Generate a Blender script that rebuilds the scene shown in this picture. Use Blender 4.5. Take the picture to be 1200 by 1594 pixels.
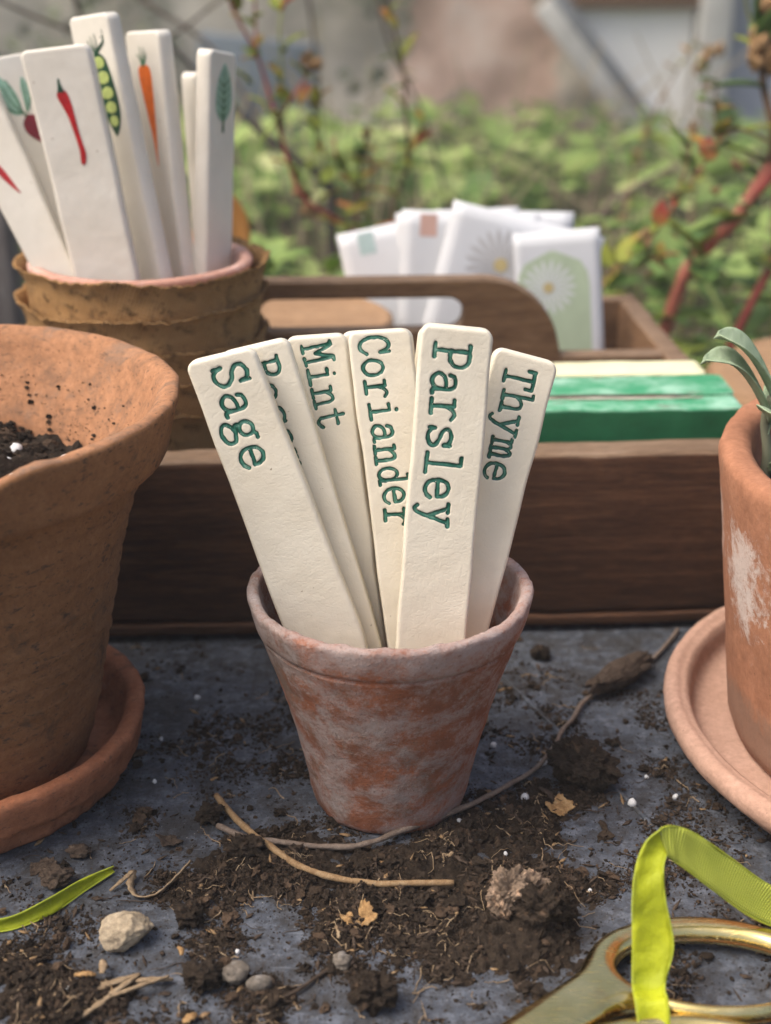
import bpy, bmesh, math, random
import numpy as np
from mathutils import Vector, Matrix, Quaternion

random.seed(7); RNG = np.random.default_rng(11)
R = math.radians
scn = bpy.context.scene
for o in list(bpy.data.objects): bpy.data.objects.remove(o)
COL = scn.collection

# ------------------------------------------------------------------ camera
cam_d = bpy.data.cameras.new('camera'); cam = bpy.data.objects.new('camera', cam_d); COL.objects.link(cam)
cam.location = (0, 0, 0.30); cam.rotation_euler = (R(90 - 22.9), 0, 0)
cam_d.sensor_fit = 'VERTICAL'; cam_d.sensor_height = 24.0; cam_d.lens = 24.0 * 2150 / 1594
cam_d.clip_start = 0.01; cam_d.clip_end = 200
cam_d.dof.use_dof = True; cam_d.dof.focus_distance = 0.482; cam_d.dof.aperture_fstop = 5.2
scn.camera = cam

# ------------------------------------------------------------------ sky, sun, exposure
SUN_DIR = Vector((-0.50, -0.16, 0.85)).normalized()
w = bpy.data.worlds.new('World'); scn.world = w; w.use_nodes = True
wn = w.node_tree.nodes; wl = w.node_tree.links
sky = wn.new('ShaderNodeTexSky'); sky.sky_type = 'NISHITA'; sky.sun_disc = False
sky.sun_elevation = math.asin(SUN_DIR.z); sky.sun_rotation = math.atan2(SUN_DIR.x, SUN_DIR.y)
sky.air_density = 1.0; sky.dust_density = 7.0; sky.ozone_density = 1.0
wl.new(sky.outputs[0], wn['Background'].inputs[0]); wn['Background'].inputs[1].default_value = 0.15
sd = bpy.data.lights.new('sun', 'SUN'); sd.energy = 1.5; sd.angle = R(36); sd.color = (1.0, 0.965, 0.915)
sun = bpy.data.objects.new('sun', sd); COL.objects.link(sun)
sun.rotation_euler = (-SUN_DIR).to_track_quat('-Z', 'Y').to_euler()
scn.view_settings.view_transform = 'Standard'; scn.view_settings.look = 'None'
scn.view_settings.exposure = 0.56; scn.view_settings.gamma = 1
scn.render.engine = 'CYCLES'
try:
    scn.cycles.use_denoising = True; scn.cycles.max_bounces = 6
except Exception: pass

# ------------------------------------------------------------------ helpers: noise
def _hash(ix, iy, iz, s):
    h = (ix.astype(np.int64) * 374761393 + iy.astype(np.int64) * 668265263 + iz.astype(np.int64) * 2147483647 + s * 974711) & 0xffffffff
    h = ((h ^ (h >> 13)) * 1274126177) & 0xffffffff
    h = ((h ^ (h >> 16)) * 2246822519) & 0xffffffff
    return ((h ^ (h >> 15)) & 0xffffff) / float(0xffffff)
def vnoise(p, s=0):
    p = np.asarray(p, float); i = np.floor(p).astype(np.int64); f = p - i; f = f * f * (3 - 2 * f)
    out = 0
    for dx in (0, 1):
        for dy in (0, 1):
            for dz in (0, 1):
                wgt = (f[:, 0] if dx else 1 - f[:, 0]) * (f[:, 1] if dy else 1 - f[:, 1]) * (f[:, 2] if dz else 1 - f[:, 2])
                out = out + wgt * _hash(i[:, 0] + dx, i[:, 1] + dy, i[:, 2] + dz, s)
    return out * 2 - 1
def fbm(p, scale=1.0, octv=4, s=0, gain=0.5):
    p = np.asarray(p, float) * scale; a = 1.0; o = 0
    for k in range(octv):
        o = o + a * vnoise(p * (2.03 ** k) + 17.3 * k, s + k); a *= gain
    return o

# ------------------------------------------------------------------ helpers: objects
def mesh_data(name, v, f, mats=(), smooth=True, midx=None):
    me = bpy.data.meshes.new(name); me.from_pydata([tuple(map(float, q)) for q in v], [], [tuple(map(int, q)) for q in f])
    for m in (mats if isinstance(mats, (list, tuple)) else [mats]): me.materials.append(m)
    if midx is not None: me.polygons.foreach_set('material_index', list(midx))
    if smooth: me.polygons.foreach_set('use_smooth', [True] * len(me.polygons))
    me.update(); return me
def link(name, me, parent=None, loc=(0, 0, 0), rot=(0, 0, 0)):
    o = bpy.data.objects.new(name, me); COL.objects.link(o); o.parent = parent; o.location = loc; o.rotation_euler = rot; return o
def mk(name, v, f, mats, parent=None, loc=(0, 0, 0), rot=(0, 0, 0), smooth=True, midx=None):
    return link(name, mesh_data(name, v, f, mats, smooth, midx), parent, loc, rot)
def tag(o, label, cat, group=None):
    o['label'] = label; o['category'] = cat
    if group: o['group'] = group
    return o
def kind(o, k, label=None):
    o['kind'] = k
    if label: o['label'] = label
    return o
def empty(name, loc=(0, 0, 0), rot=(0, 0, 0)):
    o = bpy.data.objects.new(name, None); COL.objects.link(o); o.location = loc; o.rotation_euler = rot
    o.empty_display_size = 0.01; return o
def attr(me, name, vals):
    a = me.attributes.new(name, 'FLOAT', 'POINT'); a.data.foreach_set('value', np.asarray(vals, np.float32)); return me

def lathe(prof, seg=96, disp=None, uvname=True, warp=None):
    """prof: list of (r,z). returns v,f; closed round, open at the profile's ends (ends at r=0 collapse harmlessly)."""
    v = []; f = []; n = len(prof)
    for (r, z) in prof:
        for k in range(seg):
            a = 2 * math.pi * k / seg; v.append((r * math.cos(a), r * math.sin(a), z))
    v = np.array(v)
    if disp is not None: v = disp(v)
    for i in range(n - 1):
        for k in range(seg):
            k2 = (k + 1) % seg; f.append((i * seg + k, i * seg + k2, (i + 1) * seg + k2, (i + 1) * seg + k))
    return v, f
def dens(prof, step):
    """subdivide a profile to a maximum segment length"""
    o = [prof[0]]
    for a, b in zip(prof[:-1], prof[1:]):
        n = max(1, int(math.hypot(b[0] - a[0], b[1] - a[1]) / step))
        for k in range(1, n + 1): o.append((a[0] + (b[0] - a[0]) * k / n, a[1] + (b[1] - a[1]) * k / n))
    return o
def catmull(pts, n=8):
    P = [np.array(p, float) for p in pts]; P = [2 * P[0] - P[1]] + P + [2 * P[-1] - P[-2]]; o = []
    for i in range(1, len(P) - 2):
        for k in range(n):
            t = k / n; a, b, c, d = P[i - 1], P[i], P[i + 1], P[i + 2]
            o.append(0.5 * (2 * b + (c - a) * t + (2 * a - 5 * b + 4 * c - d) * t * t + (-a + 3 * b - 3 * c + d) * t ** 3))
    o.append(P[-2]); return np.array(o)
def tube(pts, rad, sides=6, caps=True):
    pts = np.asarray(pts, float); n = len(pts); rad = np.broadcast_to(np.asarray(rad, float), (n,))
    v = []; f = []; up = np.array([0.13, 0.21, 0.97])
    for i in range(n):
        t = pts[min(i + 1, n - 1)] - pts[max(i - 1, 0)]; t = t / (np.linalg.norm(t) + 1e-12)
        a = np.cross(t, up); 
        if np.linalg.norm(a) < 1e-3: a = np.cross(t, (1, 0, 0))
        a /= np.linalg.norm(a); b = np.cross(t, a)
        for k in range(sides):
            q = 2 * math.pi * k / sides; v.append(pts[i] + rad[i] * (a * math.cos(q) + b * math.sin(q)))
    for i in range(n - 1):
        for k in range(sides):
            k2 = (k + 1) % sides; f.append((i * sides + k, (i + 1) * sides + k, (i + 1) * sides + k2, i * sides + k2))
    if caps:
        f.append(tuple(range(sides))); f.append(tuple(range((n - 1) * sides, n * sides))[::-1])
    return v, f
def box(x0, x1, y0, y1, z0, z1, bev=0.0, seg=2):
    bm = bmesh.new(); bmesh.ops.create_cube(bm, size=1)
    for q in bm.verts: q.co = Vector((x0 + (q.co.x + .5) * (x1 - x0), y0 + (q.co.y + .5) * (y1 - y0), z0 + (q.co.z + .5) * (z1 - z0)))
    if bev: bmesh.ops.bevel(bm, geom=bm.edges[:], offset=bev, segments=seg, affect='EDGES', profile=0.5)
    bm.verts.ensure_lookup_table(); bm.verts.index_update()
    v = [tuple(q.co) for q in bm.verts]; f = [tuple(x.index for x in p.verts) for p in bm.faces]; bm.free(); return v, f
def ico(sub):
    bm = bmesh.new(); bmesh.ops.create_icosphere(bm, subdivisions=sub, radius=1); bm.verts.index_update()
    v = np.array([tuple(q.co) for q in bm.verts]); f = np.array([[x.index for x in p.verts] for p in bm.faces]); bm.free(); return v, f
def grid_faces(nu, nv, off=0):
    return [(off + j * nu + i, off + j * nu + i + 1, off + (j + 1) * nu + i + 1, off + (j + 1) * nu + i) for j in range(nv - 1) for i in range(nu - 1)]
def bulk(name, v, f, mats):
    """fast triangle mesh from numpy"""
    me = bpy.data.meshes.new(name); v = np.asarray(v, np.float32); f = np.asarray(f, np.int32)
    me.vertices.add(len(v)); me.vertices.foreach_set('co', v.ravel())
    me.loops.add(f.size); me.loops.foreach_set('vertex_index', f.ravel())
    me.polygons.add(len(f)); me.polygons.foreach_set('loop_start', np.arange(0, f.size, f.shape[1], dtype=np.int32))
    me.polygons.foreach_set('loop_total', np.full(len(f), f.shape[1], np.int32))
    me.polygons.foreach_set('use_smooth', np.ones(len(f), bool))
    for m in (mats if isinstance(mats, (list, tuple)) else [mats]): me.materials.append(m)
    me.update(calc_edges=True); me.validate(); return me

# ------------------------------------------------------------------ helpers: materials
class NT:
    def __init__(s, name, rough=0.8, spec=0.3):
        s.m = bpy.data.materials.new(name); s.m.use_nodes = True; s.t = s.m.node_tree
        s.b = s.t.nodes['Principled BSDF']; s.b.inputs['Roughness'].default_value = rough
        s.b.inputs['Specular IOR Level'].default_value = spec; s._c = None; s._bump = None
    def n(s, typ, **kw):
        q = s.t.nodes.new(typ)
        for k, v in kw.items(): setattr(q, k, v)
        return q
    def put(s, sock, val):
        if hasattr(val, 'node'): s.t.links.new(val, sock)
        elif isinstance(val, tuple) and len(val) == 3 and sock.type == 'RGBA': sock.default_value = (*val, 1)
        else: sock.default_value = val
    def co(s, scale=(1, 1, 1), src='Object', rot=(0, 0, 0)):
        if s._c is None: s._c = s.n('ShaderNodeTexCoord')
        mp = s.n('ShaderNodeMapping'); mp.inputs['Scale'].default_value = scale; mp.inputs['Rotation'].default_value = rot
        s.t.links.new(s._c.outputs[src], mp.inputs[0]); return mp.outputs[0]
    def noise(s, scale, detail=4, rough=0.55, co=None, dist=0.0):
        q = s.n('ShaderNodeTexNoise'); s.put(q.inputs['Scale'], scale); s.put(q.inputs['Detail'], detail); s.put(q.inputs['Roughness'], rough)
        s.put(q.inputs['Distortion'], dist); s.t.links.new(co if co is not None else s.co(), q.inputs['Vector']); return q.outputs['Fac']
    def voro(s, scale, feat='F1', co=None, out='Distance', rnd=1.0):
        q = s.n('ShaderNodeTexVoronoi', feature=feat); s.put(q.inputs['Scale'], scale); q.inputs['Randomness'].default_value = rnd
        s.t.links.new(co if co is not None else s.co(), q.inputs['Vector']); return q.outputs[out]
    def wave(s, scale, co, dist=1.0, direction='X'):
        q = s.n('ShaderNodeTexWave', bands_direction=direction); s.put(q.inputs['Scale'], scale); s.put(q.inputs['Distortion'], dist)
        s.t.links.new(co, q.inputs['Vector']); return q.outputs['Fac']
    def ramp(s, fac, stops):
        q = s.n('ShaderNodeValToRGB'); e = q.color_ramp.elements
        while len(e) < len(stops): e.new(0.5)
        for el, (p, c) in zip(e, stops): el.position = p; el.color = (c, c, c, 1) if isinstance(c, (int, float)) else (*c, 1)
        s.put(q.inputs[0], fac); return q.outputs[0]
    def mix(s, fac, a, b, mode='MIX'):
        q = s.n('ShaderNodeMix', data_type='RGBA', blend_type=mode); s.put(q.inputs[0], fac); s.put(q.inputs[6], a); s.put(q.inputs[7], b); return q.outputs[2]
    def math(s, op, a, b=0.0):
        q = s.n('ShaderNodeMath', operation=op); s.put(q.inputs[0], a); s.put(q.inputs[1], b); return q.outputs[0]
    def attr(s, name):
        q = s.n('ShaderNodeAttribute', attribute_name=name); return q.outputs['Fac']
    def rnd(s):
        return s.n('ShaderNodeObjectInfo').outputs['Random']
    def bump(s, h, strength=0.3, dist=0.001):
        q = s.n('ShaderNodeBump'); s.put(q.inputs['Height'], h); q.inputs['Strength'].default_value = strength; q.inputs['Distance'].default_value = dist
        if s._bump is not None: s.t.links.new(s._bump, q.inputs['Normal'])
        s._bump = q.outputs[0]; s.t.links.new(s._bump, s.b.inputs['Normal']); return s
    def col(s, c): s.put(s.b.inputs['Base Color'], c); return s
    def rough(s, c): s.put(s.b.inputs['Roughness'], c); return s

def M_plain(name, c, rough=0.7, var=0.12, scale=60, spec=0.3, bump=0.0):
    t = NT(name, rough, spec); n = t.noise(scale, 4)
    d = tuple(x * (1 - var) for x in c); l = tuple(min(1, x * (1 + var)) for x in c)
    t.col(t.ramp(n, [(0.3, d), (0.7, l)]))
    if bump: t.bump(n, bump, 0.001)
    return t.m

def M_terracotta(name, a, b, dirt, dirt_amt, chalk, chalk_amt, scale=1.0, seed=0, speck=0.5, streak=False, chalkscale=26, mott=0.5, spots=(), tide=None, flecks=0.0):
    t = NT(name, 0.88, 0.2); c = t.co((1, 1, 1)); q = t.n('ShaderNodeMapping'); q.inputs['Location'].default_value = (seed, seed * .7, seed * .3)
    t.t.links.new(c, q.inputs[0]); c = q.outputs[0]
    big = t.noise(22 * scale, 5, 0.6, c); col = t.ramp(big, [(0.3, a), (0.68, b)])
    fine = t.noise(420 * scale, 4, 0.7, c)
    col = t.mix(0.35, col, t.ramp(fine, [(0.3, tuple(x * .6 for x in a)), (0.75, tuple(min(1, x * 1.35) for x in b))]))
    mid = t.noise(125 * scale, 6, 0.72, c, 0.3)
    col = t.mix(t.math('MULTIPLY', t.ramp(mid, [(0.46, 0.0), (0.66, 1.0)]), mott), col, tuple(x * .58 for x in dirt) if dirt_amt > 0.03 else tuple(x * .62 for x in a))
    col = t.mix(t.math('MULTIPLY', t.ramp(mid, [(0.34, 1.0), (0.46, 0.0)]), mott * .6), col, tuple(min(1, x * 1.3 + .02) for x in b))
    dn = t.noise(48 * scale, 8, 0.72, c, 0.4); col = t.mix(t.ramp(dn, [(0.58 - dirt_amt, 0.0), (0.72 - dirt_amt, 0.85)]), col, dirt)
    cs = c
    if streak:
        mp = t.n('ShaderNodeMapping'); mp.inputs['Scale'].default_value = (1, 1, 1.7); t.t.links.new(c, mp.inputs[0]); cs = mp.outputs[0]
    cn = t.noise(chalkscale * scale, 9, 0.74, cs, 0.3); cf = t.ramp(cn, [(0.56 - chalk_amt, 0.0), (0.74 - chalk_amt, 0.9)])
    col = t.mix(cf, col, chalk)
    for (sx, sy, sz, sr, am) in spots:   # lime stains with a place of their own on the clay
        vm = t.n('ShaderNodeVectorMath', operation='DISTANCE'); t.t.links.new(t.co(), vm.inputs[0]); vm.inputs[1].default_value = (sx, sy, sz)
        k = t.math('ADD', t.math('DIVIDE', vm.outputs['Value'], sr), t.math('MULTIPLY', t.math('SUBTRACT', t.noise(130, 9, .8, c, .3), .5), 4.2))
        col = t.mix(t.ramp(k, [(0.35, am), (1.05, 0.0)]), col, chalk)
    if tide:                              # damp line left by watering
        sz_ = t.n('ShaderNodeSeparateXYZ'); t.t.links.new(t.co(), sz_.inputs[0]); k = t.math('ADD', t.math('DIVIDE', sz_.outputs[2], tide[0]), t.math('MULTIPLY', t.math('SUBTRACT', t.noise(20, 7, .7, c, .3), .5), 2.2))
        col = t.mix(t.ramp(k, [(0.75, .75), (1.15, 0.0)]), col, tide[1])
    if flecks: col = t.mix(t.ramp(t.noise(210, 7, .72, t.co((1, 1, 2.4)), .2), [(0.56, 0.0), (0.64, flecks)]), col, (0.045, 0.036, 0.03))
    sp = t.noise(900 * scale, 2, 0.5, c); col = t.mix(t.math('MULTIPLY', t.ramp(sp, [(0.68, 0.0), (0.75, 1.0)]), speck), col, tuple(x * .25 for x in dirt))
    t.col(col); t.bump(big, 0.25, 0.002); t.bump(fine, 0.45, 0.0006); t.bump(dn, 0.35, 0.0009); t.bump(mid, 0.45, 0.0010); return t.m

def M_wood(name, a, b, c, stretch=(3, 30, 30), rough=0.7, bump=0.35, spec=0.25):
    t = NT(name, rough, spec); co = t.co(stretch); n1 = t.noise(6, 8, 0.65, co, 0.6); n2 = t.noise(34, 5, 0.6, co, 0.2)
    col = t.ramp(n1, [(0.28, a), (0.52, b), (0.74, c)])
    col = t.mix(t.ramp(n2, [(0.4, 0.0), (0.7, 0.55)]), col, tuple(x * .45 for x in a))
    sc = t.noise(30, 6, 0.7, t.co((1, 1, 1))); col = t.mix(t.ramp(sc, [(0.56, 0.0), (0.8, 0.4)]), col, c)
    t.col(col); t.bump(n1, bump, 0.0012); t.bump(n2, bump, 0.0007); return t.m

# ------------------------------------------------------------------ materials
def m_slab():
    t = NT('slate_metal', 0.5, 0.4); co = t.co()
    n = t.noise(11, 8, 0.62, co); f = t.noise(170, 8, 0.72, co); ff = t.noise(800, 4, 0.65, co)
    col = t.ramp(n, [(0.3, (0.038, 0.043, 0.053)), (0.52, (0.062, 0.071, 0.089)), (0.72, (0.094, 0.107, 0.132))])
    col = t.mix(t.ramp(f, [(0.47, 0.0), (0.62, 0.75)]), col, (0.155, 0.172, 0.205))
    col = t.mix(t.ramp(t.noise(40, 9, 0.78, co, .5), [(0.47, 0.0), (0.60, 0.85)]), col, (0.030, 0.027, 0.025))
    col = t.mix(t.ramp(t.noise(230, 8, 0.75, co, .3), [(0.50, 0.0), (0.60, 0.75)]), col, (0.034, 0.030, 0.027))
    for ang, th_ in ((.5, .67), (-.9, .69), (1.7, .70)):
        sc = t.noise(70, 3, 0.5, t.co((1, 18, 1), rot=(0, 0, ang)), 0.5); col = t.mix(t.ramp(sc, [(th_, 0.0), (th_ + .04, 0.35)]), col, (0.22, 0.24, 0.27))
    col = t.mix(t.ramp(ff, [(0.57, 0.0), (0.68, 0.8)]), col, (0.026, 0.022, 0.018))
    col = t.mix(t.ramp(t.noise(1200, 2, .5, co), [(0.68, 0.0), (0.75, 0.85)]), col, (0.30, 0.29, 0.27))
    t.col(col); t.rough(t.ramp(f, [(0.35, 0.68), (0.65, 0.44)])); t.bump(f, 0.5, 0.0012); t.bump(ff, 0.7, 0.0006); return t.m
def m_cream(name, a, b, crackle=0.5):
    t = NT(name, 0.42, 0.4); co = t.co()
    n = t.noise(40, 5, 0.6, co); col = t.ramp(n, [(0.3, a), (0.7, b)])
    col = t.mix(t.ramp(t.noise(420, 2, 0.4, co), [(0.765, 0.0), (0.785, 0.7)]), col, (0.24, 0.17, 0.09))
    col = t.mix(t.ramp(t.noise(90, 7, .7, co), [(0.55, 0.0), (0.85, 0.35)]), col, tuple(x * .75 for x in a))
    t.col(col); t.rough(t.ramp(n, [(0.3, 0.36), (0.7, 0.55)]))
    dco = t.n('ShaderNodeVectorMath', operation='ADD'); nz = t.n('ShaderNodeTexNoise'); nz.inputs['Scale'].default_value = 260; t.t.links.new(co, nz.inputs['Vector'])
    sv = t.n('ShaderNodeVectorMath', operation='SCALE'); sv.inputs['Scale'].default_value = 0.0024; t.t.links.new(nz.outputs['Color'], sv.inputs[0])
    t.t.links.new(co, dco.inputs[0]); t.t.links.new(sv.outputs[0], dco.inputs[1])
    v = t.voro(560, 'DISTANCE_TO_EDGE', dco.outputs[0]); t.bump(t.ramp(v, [(0.0, 0.0), (0.10, 1.0)]), 0.22 * crackle, 0.0005)
    t.bump(t.noise(140, 4, .6, co), 0.26, 0.0012); t.bump(t.noise(1100, 3, .6, co), 0.16, 0.0004); return t.m
def m_letter():
    t = NT('green_glaze', 0.28, 0.5); e = t.attr('edge'); n = t.noise(520, 4, 0.6)
    k = t.math('ADD', t.math('MULTIPLY', e, .62), t.math('ADD', t.math('MULTIPLY', t.math('SUBTRACT', n, 0.5), 0.7), t.math('MULTIPLY', t.math('SUBTRACT', t.noise(150, 2, .5), .5), 1.1)))
    t.col(t.ramp(k, [(0.05, (0.007, 0.056, 0.034)), (0.36, (0.014, 0.120, 0.076)), (0.64, (0.075, 0.23, 0.16)), (0.95, (0.32, 0.45, 0.36))])); t.bump(n, 0.2, 0.0003); return t.m
def m_soil(name='soil', light=1.0):
    t = NT(name, 0.95, 0.12); n = t.noise(260, 6, 0.7); v = t.attr('tone')
    col = t.ramp(n, [(0.3, (0.016 * light, 0.0115 * light, 0.008 * light)), (0.6, (0.047 * light, 0.034 * light, 0.024 * light)), (0.8, (0.10 * light, 0.072 * light, 0.052 * light))])
    col = t.mix(t.ramp(v, [(0.70, 0.0), (1.0, 0.8)]), col, (0.13 * light, 0.085 * light, 0.055 * light))
    t.col(col); t.bump(n, 1.0, 0.002); t.bump(t.noise(1100, 3, .6), 0.8, 0.0008); return t.m
def m_fibre():
    t = NT('woven_fibre', 0.95, 0.1)
    uv = t.n('ShaderNodeUVMap'); mp = t.n('ShaderNodeMapping'); mp.inputs['Rotation'].default_value = (0, 0, .35); t.t.links.new(uv.outputs[0], mp.inputs[0])
    w1 = t.wave(190, mp.outputs[0], 0.8, 'X'); w2 = t.wave(190, mp.outputs[0], 0.8, 'Y'); wv = t.math('MULTIPLY', w1, w2)
    n = t.noise(24, 8, .65); n2 = t.noise(160, 6, .7)
    col = t.ramp(n, [(0.3, (0.24, 0.125, 0.045)), (0.62, (0.42, 0.235, 0.092))])
    col = t.mix(t.ramp(n2, [(0.52, 0.0), (0.62, 0.85)]), col, (0.115, 0.062, 0.026))
    col = t.mix(t.math('MULTIPLY', wv, 0.7), col, (0.58, 0.38, 0.19))
    col = t.mix(t.ramp(t.noise(190, 4, .6), [(0.62, 0.0), (0.68, 0.85)]), col, (0.035, 0.022, 0.012))
    t.col(col); t.bump(wv, 0.8, 0.0006); t.bump(n2, 0.5, 0.0012); return t.m
def m_velvet(name, a, b, rib=False):
    t = NT(name, 0.62, 0.3); t.b.inputs['Sheen Weight'].default_value = 0.35; t.b.inputs['Sheen Roughness'].default_value = 0.4; t.b.inputs['Sheen Tint'].default_value = (*b, 1)
    n = t.noise(60, 5, .6); col = t.ramp(n, [(0.3, a), (0.7, b)])
    uv = t.n('ShaderNodeUVMap').outputs[0]
    if rib:
        wv = t.wave(0.30, uv, 0.4, 'X'); wy = t.wave(0.42, uv, 0.4, 'Y')
        col = t.mix(t.math('MULTIPLY', wv, 0.8), col, tuple(min(1, x * 1.6 + .06) for x in b)); t.bump(wv, 0.9, 0.0004); t.bump(wy, 0.5, 0.0004)
    else: t.bump(t.noise(130, 4, .6), 0.7, 0.0018); t.bump(t.noise(900, 2, .6), 0.5, 0.0003)
    t.col(col); return t.m
def m_brass():
    t = NT('worn_brass', 0.16, 0.5); t.b.inputs['Metallic'].default_value = 1.0; n = t.noise(60, 6, .6); s = t.noise(500, 3, .6)
    col = t.ramp(n, [(0.3, (0.70, 0.53, 0.18)), (0.7, (0.84, 0.68, 0.32))])
    col = t.mix(t.ramp(t.noise(34, 7, .7, None, .4), [(0.56, 0.0), (0.70, 0.6)]), col, (0.55, 0.30, 0.12))
    scr = t.noise(160, 3, .5, t.co((1, 16, 1), rot=(0, 0, .7)), .4); t.col(col); t.rough(t.math('ADD', t.ramp(n, [(0.3, 0.14), (0.7, 0.30)]), t.ramp(scr, [(0.6, 0.0), (0.7, 0.25)]))); t.bump(scr, .12, .0003); t.bump(s, 0.08, 0.0003); return t.m
def m_leafy(name, stops, rough=0.55, transl=0.25, scale=40):
    t = NT(name, rough, 0.3); v = t.attr('tone'); n = t.noise(scale, 4, .6)
    k = t.math('ADD', v, t.math('MULTIPLY', t.math('SUBTRACT', n, .5), .35)); c = t.ramp(k, stops); t.col(c)
    try:
        t.b.inputs['Transmission Weight'].default_value = 0.0
        tr = t.n('ShaderNodeBsdfTranslucent'); t.put(tr.inputs[0], c); mx = t.n('ShaderNodeMixShader'); mx.inputs[0].default_value = transl
        t.t.links.new(t.b.outputs[0], mx.inputs[1]); t.t.links.new(tr.outputs[0], mx.inputs[2]); t.t.links.new(mx.outputs[0], t.t.nodes['Material Output'].inputs[0])
    except Exception: pass
    t.bump(n, .3, .001); return t.m

MT = {}
MT['slab'] = m_slab()
MT['cream'] = m_cream('cream_glaze', (0.73, 0.655, 0.51), (0.81, 0.745, 0.60))
MT['ivory'] = m_cream('ivory_glaze', (0.69, 0.64, 0.54), (0.76, 0.715, 0.62), 0.15)
MT['letter'] = m_letter()
MT['soil'] = m_soil(); MT['soil_light'] = m_soil('dry_soil', 3.2); MT['potting'] = m_soil('potting_soil', 0.8); MT['pale_clod'] = m_soil('pale_clod', 6.5)
def m_small():
    t = NT('weathered_terracotta', 0.9, 0.18); co = t.co(); lo = t.co((1, 1, 1.25))
    n1 = t.noise(26, 7, .66, co, .1); n2 = t.noise(62, 10, .80, lo, .2); n3 = t.noise(38, 9, .78, co, .2); f = t.noise(380, 5, .72, co); ff = t.noise(1100, 3, .6, co)
    sep = t.n('ShaderNodeSeparateXYZ'); t.t.links.new(co, sep.inputs[0])
    col = t.ramp(n1, [(0.34, (0.19, 0.083, 0.05)), (0.52, (0.27, 0.098, 0.05)), (0.66, (0.35, 0.115, 0.05))])
    br_ = t.math('ADD', n3, t.math('MULTIPLY', sep.outputs[0], -1.6))          # earthy film, heavier on the pot's left
    col = t.mix(t.ramp(br_, [(0.50, 0.0), (0.62, 0.85)]), col, (0.20, 0.145, 0.11))
    rim_ = t.math('MULTIPLY', t.ramp(t.math('MULTIPLY', sep.outputs[2], 10.0), [(0.72, 0.0), (0.84, 1.0)]), .085)
    ch = t.math('ADD', n2, rim_)                                                # lime bloom, thickest on the lip
    col = t.mix(t.ramp(ch, [(0.44, 0.0), (0.57, 0.62), (0.70, 0.9)]), col, (0.40, 0.335, 0.31))
    col = t.mix(t.ramp(f, [(0.55, 0.0), (0.70, 0.55)]), col, (0.30, 0.11, 0.055))
    col = t.mix(t.ramp(f, [(0.30, 0.5), (0.42, 0.0)]), col, (0.44, 0.39, 0.36))
    col = t.mix(t.ramp(ff, [(0.62, 0.0), (0.72, 0.7)]), col, (0.10, 0.06, 0.04))
    t.col(col); t.bump(n2, .4, .0012); t.bump(f, .7, .0009); t.bump(ff, .6, .0005); return t.m
MT['pot_small'] = m_small()
MT['pot_left'] = M_terracotta('ochre_terracotta', (0.245, 0.112, 0.046), (0.34, 0.162, 0.070), (0.12, 0.072, 0.042), 0.02, (0.40, 0.28, 0.20), -0.12, 1.2, 5.1, 1.0, mott=.3, flecks=.75)
MT['pot_left_in'] = M_terracotta('inner_ochre_terracotta', (0.32, 0.15, 0.072), (0.41, 0.205, 0.105), (0.20, 0.135, 0.095), 0.05, (0.50, 0.38, 0.29), -0.06, 1.0, 4.1, 1.0, mott=.5, flecks=.5)  # paler base tone for the pot's inside faces
MT['saucer_left'] = M_terracotta('rust_terracotta', (0.31, 0.11, 0.05), (0.41, 0.165, 0.082), (0.12, 0.066, 0.04), 0.02, (0.48, 0.34, 0.26), -0.05, 1.0, 2.4, 0.9, mott=.4, flecks=.5)
MT['pot_right'] = M_terracotta('orange_terracotta', (0.34, 0.148, 0.080), (0.42, 0.195, 0.108), (0.26, 0.15, 0.09), -0.01, (0.62, 0.53, 0.47), -0.06, 0.8, 8.6, 0.4, False, 20, .35, [(-.1012, -.0155, .078, .018, .80), (-.1000, -.0146, .063, .012, .65), (-.0975, .020, .085, .015, .5), (-.085, -.055, .060, .02, .8)], (.030, (.24, .15, .105)))
MT['saucer_right'] = M_terracotta('pink_terracotta', (0.42, 0.25, 0.175), (0.50, 0.315, 0.235), (0.33, 0.19, 0.12), -0.06, (0.56, 0.43, 0.36), -0.04, 1.0, 3.7, 0.6, mott=.22)
MT['pot_pink'] = M_terracotta('chalky_terracotta', (0.48, 0.24, 0.17), (0.55, 0.31, 0.24), (0.4, 0.25, 0.2), 0.02, (0.66, 0.52, 0.47), 0.06, 1.0, 6.2, 0.2, mott=.2)
MT['fibre'] = m_fibre()
MT['wood_dark'] = M_wood('dark_stained_wood', (0.036, 0.0155, 0.007), (0.084, 0.038, 0.018), (0.155, 0.076, 0.039), (4, 30, 45))
MT['wood_worn'] = M_wood('worn_wood_edge', (0.13, 0.080, 0.046), (0.22, 0.142, 0.088), (0.31, 0.22, 0.15), (4, 30, 45))
MT['wood_mid'] = M_wood('brown_wood', (0.115, 0.058, 0.027), (0.20, 0.108, 0.052), (0.29, 0.17, 0.09), (4, 30, 45))
MT['wood_light'] = M_wood('tan_wood', (0.25, 0.145, 0.075), (0.34, 0.205, 0.11), (0.45, 0.29, 0.17), (4, 20, 20))
MT['paper'] = M_plain('white_paper', (0.68, 0.69, 0.70), 0.8, 0.04, 50)
MT['pale_green_ink'] = M_plain('pale_green_ink', (0.46, 0.55, 0.38), 0.8, 0.08)
MT['teal_ink'] = M_plain('teal_ink', (0.42, 0.54, 0.52), 0.8, 0.08)
MT['pink_ink'] = M_plain('salmon_ink', (0.60, 0.38, 0.31), 0.8, 0.08)
MT['petal_white'] = M_plain('white_petal_ink', (0.68, 0.70, 0.68), 0.8, 0.04)
MT['petal_grey'] = M_plain('grey_petal_ink', (0.50, 0.49, 0.48), 0.8, 0.1)
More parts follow.
